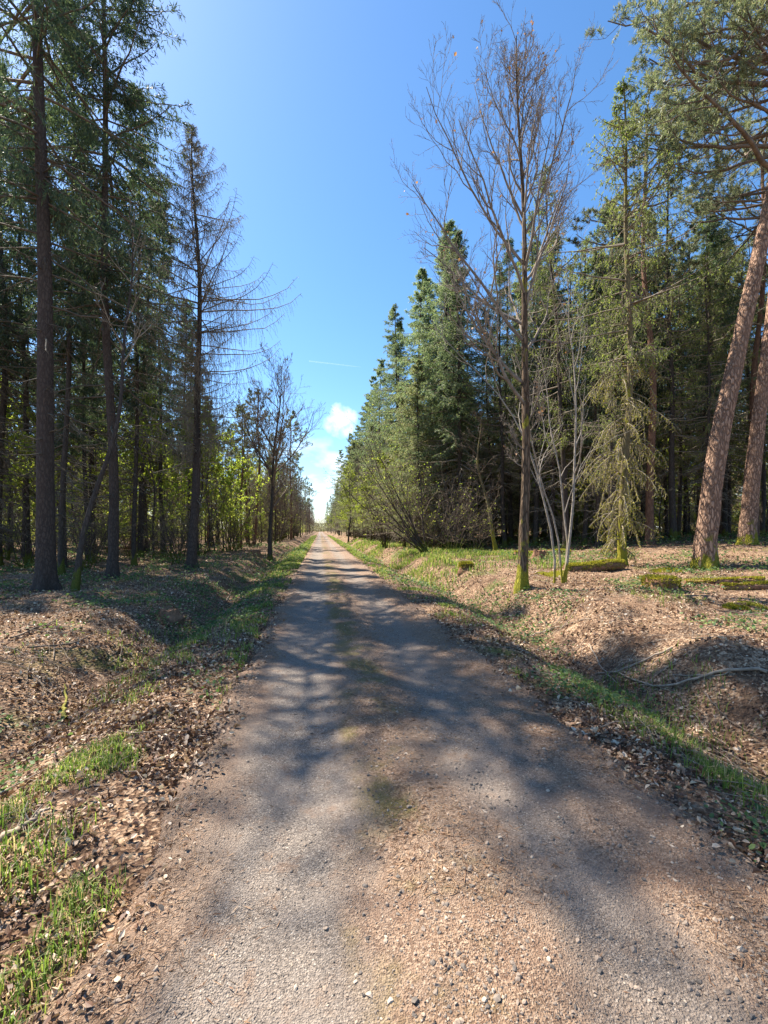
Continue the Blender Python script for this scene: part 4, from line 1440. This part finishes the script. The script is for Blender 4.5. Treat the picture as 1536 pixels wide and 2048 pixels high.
# thin grass near the oak and on both banks
xs_, ys_ = fan(60000, 2.0, 30, -40, 56)
kp = (rng.random(60000) < 0.8 * sstep(0.56, 0.68, fbm(xs_ * 0.8, ys_ * 0.8, 85, 3))) & ((xs_ < -1.2) | (xs_ > 2.4))
xs_, ys_ = xs_[kp], ys_[kp]
blades(g, xs_, ys_, terr(xs_, ys_), rng.uniform(0.05, 0.16, len(xs_)), 0.005 + 0.0008 * ys_, rng)
tag(obj('grass', g.mesh('grass', M['grass'])), 'green grass in patchy strips along both verges and banks', kind='stuff')

# low leafy weeds: brambles and ground ivy
g = Geo()
x, y = fan(52000, 1.2, 48, -45, 58)
q = fbm(x * 0.7, y * 0.7, 91, 3)
left = x < 0
kp = ((x < -1.0) | (x > 2.2)) & (rng.random(len(x)) < sstep(0.575, 0.69, q + 0.10 * ((left) & (y > 9)) + 0.05 * ((x < -0.9) & (x > -2.2)) + 0.20 * sstep(6, 12, x) * sstep(11, 18, y)))
x, y = x[kp], y[kp]
m = 3
x = np.repeat(x, m) + rng.normal(size=len(x) * m) * 0.09
y = np.repeat(y, m) + rng.normal(size=len(y) * m) * 0.09
hh = rng.uniform(0.01, 0.10, len(x)) * (1 + sstep(8, 20, y) * 1.6)
leaf_blades(g, np.stack([x, y, terr(x, y) + hh], -1), rng.normal(size=(len(x), 3)) * 0.5 + np.array([0, 0, 1.0]), rng.uniform(0.012, 0.032, len(x)) * (1 + np.hypot(x, y) / 9), rng, 0, 0.3, 0.75)
tag(obj('undergrowth', g.mesh('undergrowth', M['weed'])), 'low bramble and ivy leaves on the verges and under the trees', kind='stuff')

# fine twigs lying everywhere on the banks
x, y = fan(9000, 1.2, 30, -42, 58)
kp = ((x < -1.3) | (x > 2.5)) & (rng.random(9000) < 0.12 + 0.75 * sstep(0.45, 0.62, fbm(x * 0.5, y * 0.5, 95, 3) + 0.06 * (x < -3)))
x, y = x[kp], y[kp]
m = len(x)
a = rng.uniform(0, 6.28, m)
P = np.zeros((m, 5, 3))
P[:, 0, 0], P[:, 0, 1] = x, y
ln = 0.10 + 0.7 * rng.random(m) ** 2.5
for i in range(1, 5):
    a = a + rng.normal(size=m) * 0.25
    P[:, i, 0] = P[:, i - 1, 0] + np.cos(a) * ln / 4
    P[:, i, 1] = P[:, i - 1, 1] + np.sin(a) * ln / 4
P[:, :, 2] = terr(P[:, :, 0], P[:, :, 1]) + rng.uniform(0.01, 0.05, (m, 1)) + rng.normal(size=(m, 5)) * 0.012
g = Geo()
tubes(g, P, (0.0018 + 0.004 * ln * rng.uniform(0.5, 1.5, m) + 0.00012 * y)[:, None] * np.linspace(1, 0.4, 5), 4)
tag(obj('twig_litter', g.mesh('twig_litter', M['deadwood'])), 'fine dry twigs strewn over the leaves of both banks', kind='stuff')

# stones on the road
t_ = (1 + 5 ** 0.5) / 2
ico = nrm(np.array([(-1, t_, 0), (1, t_, 0), (-1, -t_, 0), (1, -t_, 0), (0, -1, t_), (0, 1, t_), (0, -1, -t_), (0, 1, -t_), (t_, 0, -1), (t_, 0, 1), (-t_, 0, -1), (-t_, 0, 1)], float))
icf = np.array([(0, 11, 5), (0, 5, 1), (0, 1, 7), (0, 7, 10), (0, 10, 11), (1, 5, 9), (5, 11, 4), (11, 10, 2), (10, 7, 6), (7, 1, 8), (3, 9, 4), (3, 4, 2), (3, 2, 6), (3, 6, 8), (3, 8, 9), (4, 9, 5), (2, 4, 11), (6, 2, 10), (8, 6, 7), (9, 8, 1)])


def stones(n_, r0, r1, s0, s1, bias):
    y = np.exp(rng.uniform(math.log(r0), math.log(r1), n_))
    x = rng.uniform(RL + 0.05, RR - 0.02, n_)
    if bias:
        wgt = 0.12 + np.exp(-((x - 0.75) / 0.42) ** 2) + 0.75 * np.exp(-((x - 1.75) / 0.3) ** 2) + 0.25 * np.exp(-((x + 0.7) / 0.15) ** 2)
        wgt *= 0.35 + 1.3 * sstep(0.35, 0.65, fbm(x * 2.2, y * 2.2, 61, 3))
        kp = rng.random(n_) < wgt
        x, y = x[kp], y[kp]
    m_ = len(x)
    s = s0 * (s1 / s0) ** (rng.random(m_) ** 2.6)
    V = ico[None] * (1 + 0.22 * rng.normal(size=(m_, 12, 1)))
    V = V * rng.uniform(0.6, 1.25, (m_, 1, 3)) * np.array([1, 1, 0.75])
    a = rng.uniform(0, 6.28, m_)
    ca, sa = np.cos(a)[:, None], np.sin(a)[:, None]
    V = np.stack([V[..., 0] * ca - V[..., 1] * sa, V[..., 0] * sa + V[..., 1] * ca, V[..., 2]], -1)
    z = road_z(x, y)
    V = V * s[:, None, None] + np.stack([x, y, z + s * 0.12], -1)[:, None]
    F = icf[None] + (np.arange(m_) * 12)[:, None, None]
    return V.reshape(-1, 3), F.reshape(-1, 3)


g = Geo()
g.add(*stones(26000, 1.0, 10, 0.0026, 0.0125, True), 0, False)
g.add(*stones(24000, 1.1, 22, 0.002, 0.006, False), 0, False)
tag(obj('gravel', g.mesh('gravel', M['stone'])), 'loose grey and buff gravel scattered over the road', kind='stuff')

g = Geo()
n_ = 70000
y = np.exp(rng.uniform(math.log(0.9), math.log(16), n_))
x = rng.uniform(RL - 0.1, RR + 0.1, n_)
wgt = 0.12 + 0.8 * np.exp(-((x - 0.55) / 0.35) ** 2) + np.exp(-((x - 1.9) / 0.3) ** 2) + np.exp(-((x + 0.78) / 0.2) ** 2)
wgt *= sstep(0.35, 0.6, fbm(x * 1.9, y * 1.9, 63, 3))
kp = rng.random(n_) < wgt
x, y = x[kp], y[kp]
a = rng.uniform(0, 6.28, len(x))
d = np.stack([np.cos(a), np.sin(a), rng.uniform(-0.1, 0.25, len(x))], -1)
strips(g, np.stack([x, y, road_z(x, y) + 0.004], -1), d, rng.uniform(0.015, 0.06, len(x)), rng.uniform(0.0015, 0.004, len(x)) * (1 + y / 6), rng)
tag(obj('needle_litter', g.mesh('needle_litter', M['needle_litter'])), 'brown conifer needles and bark crumbs strewn on the road', kind='stuff')
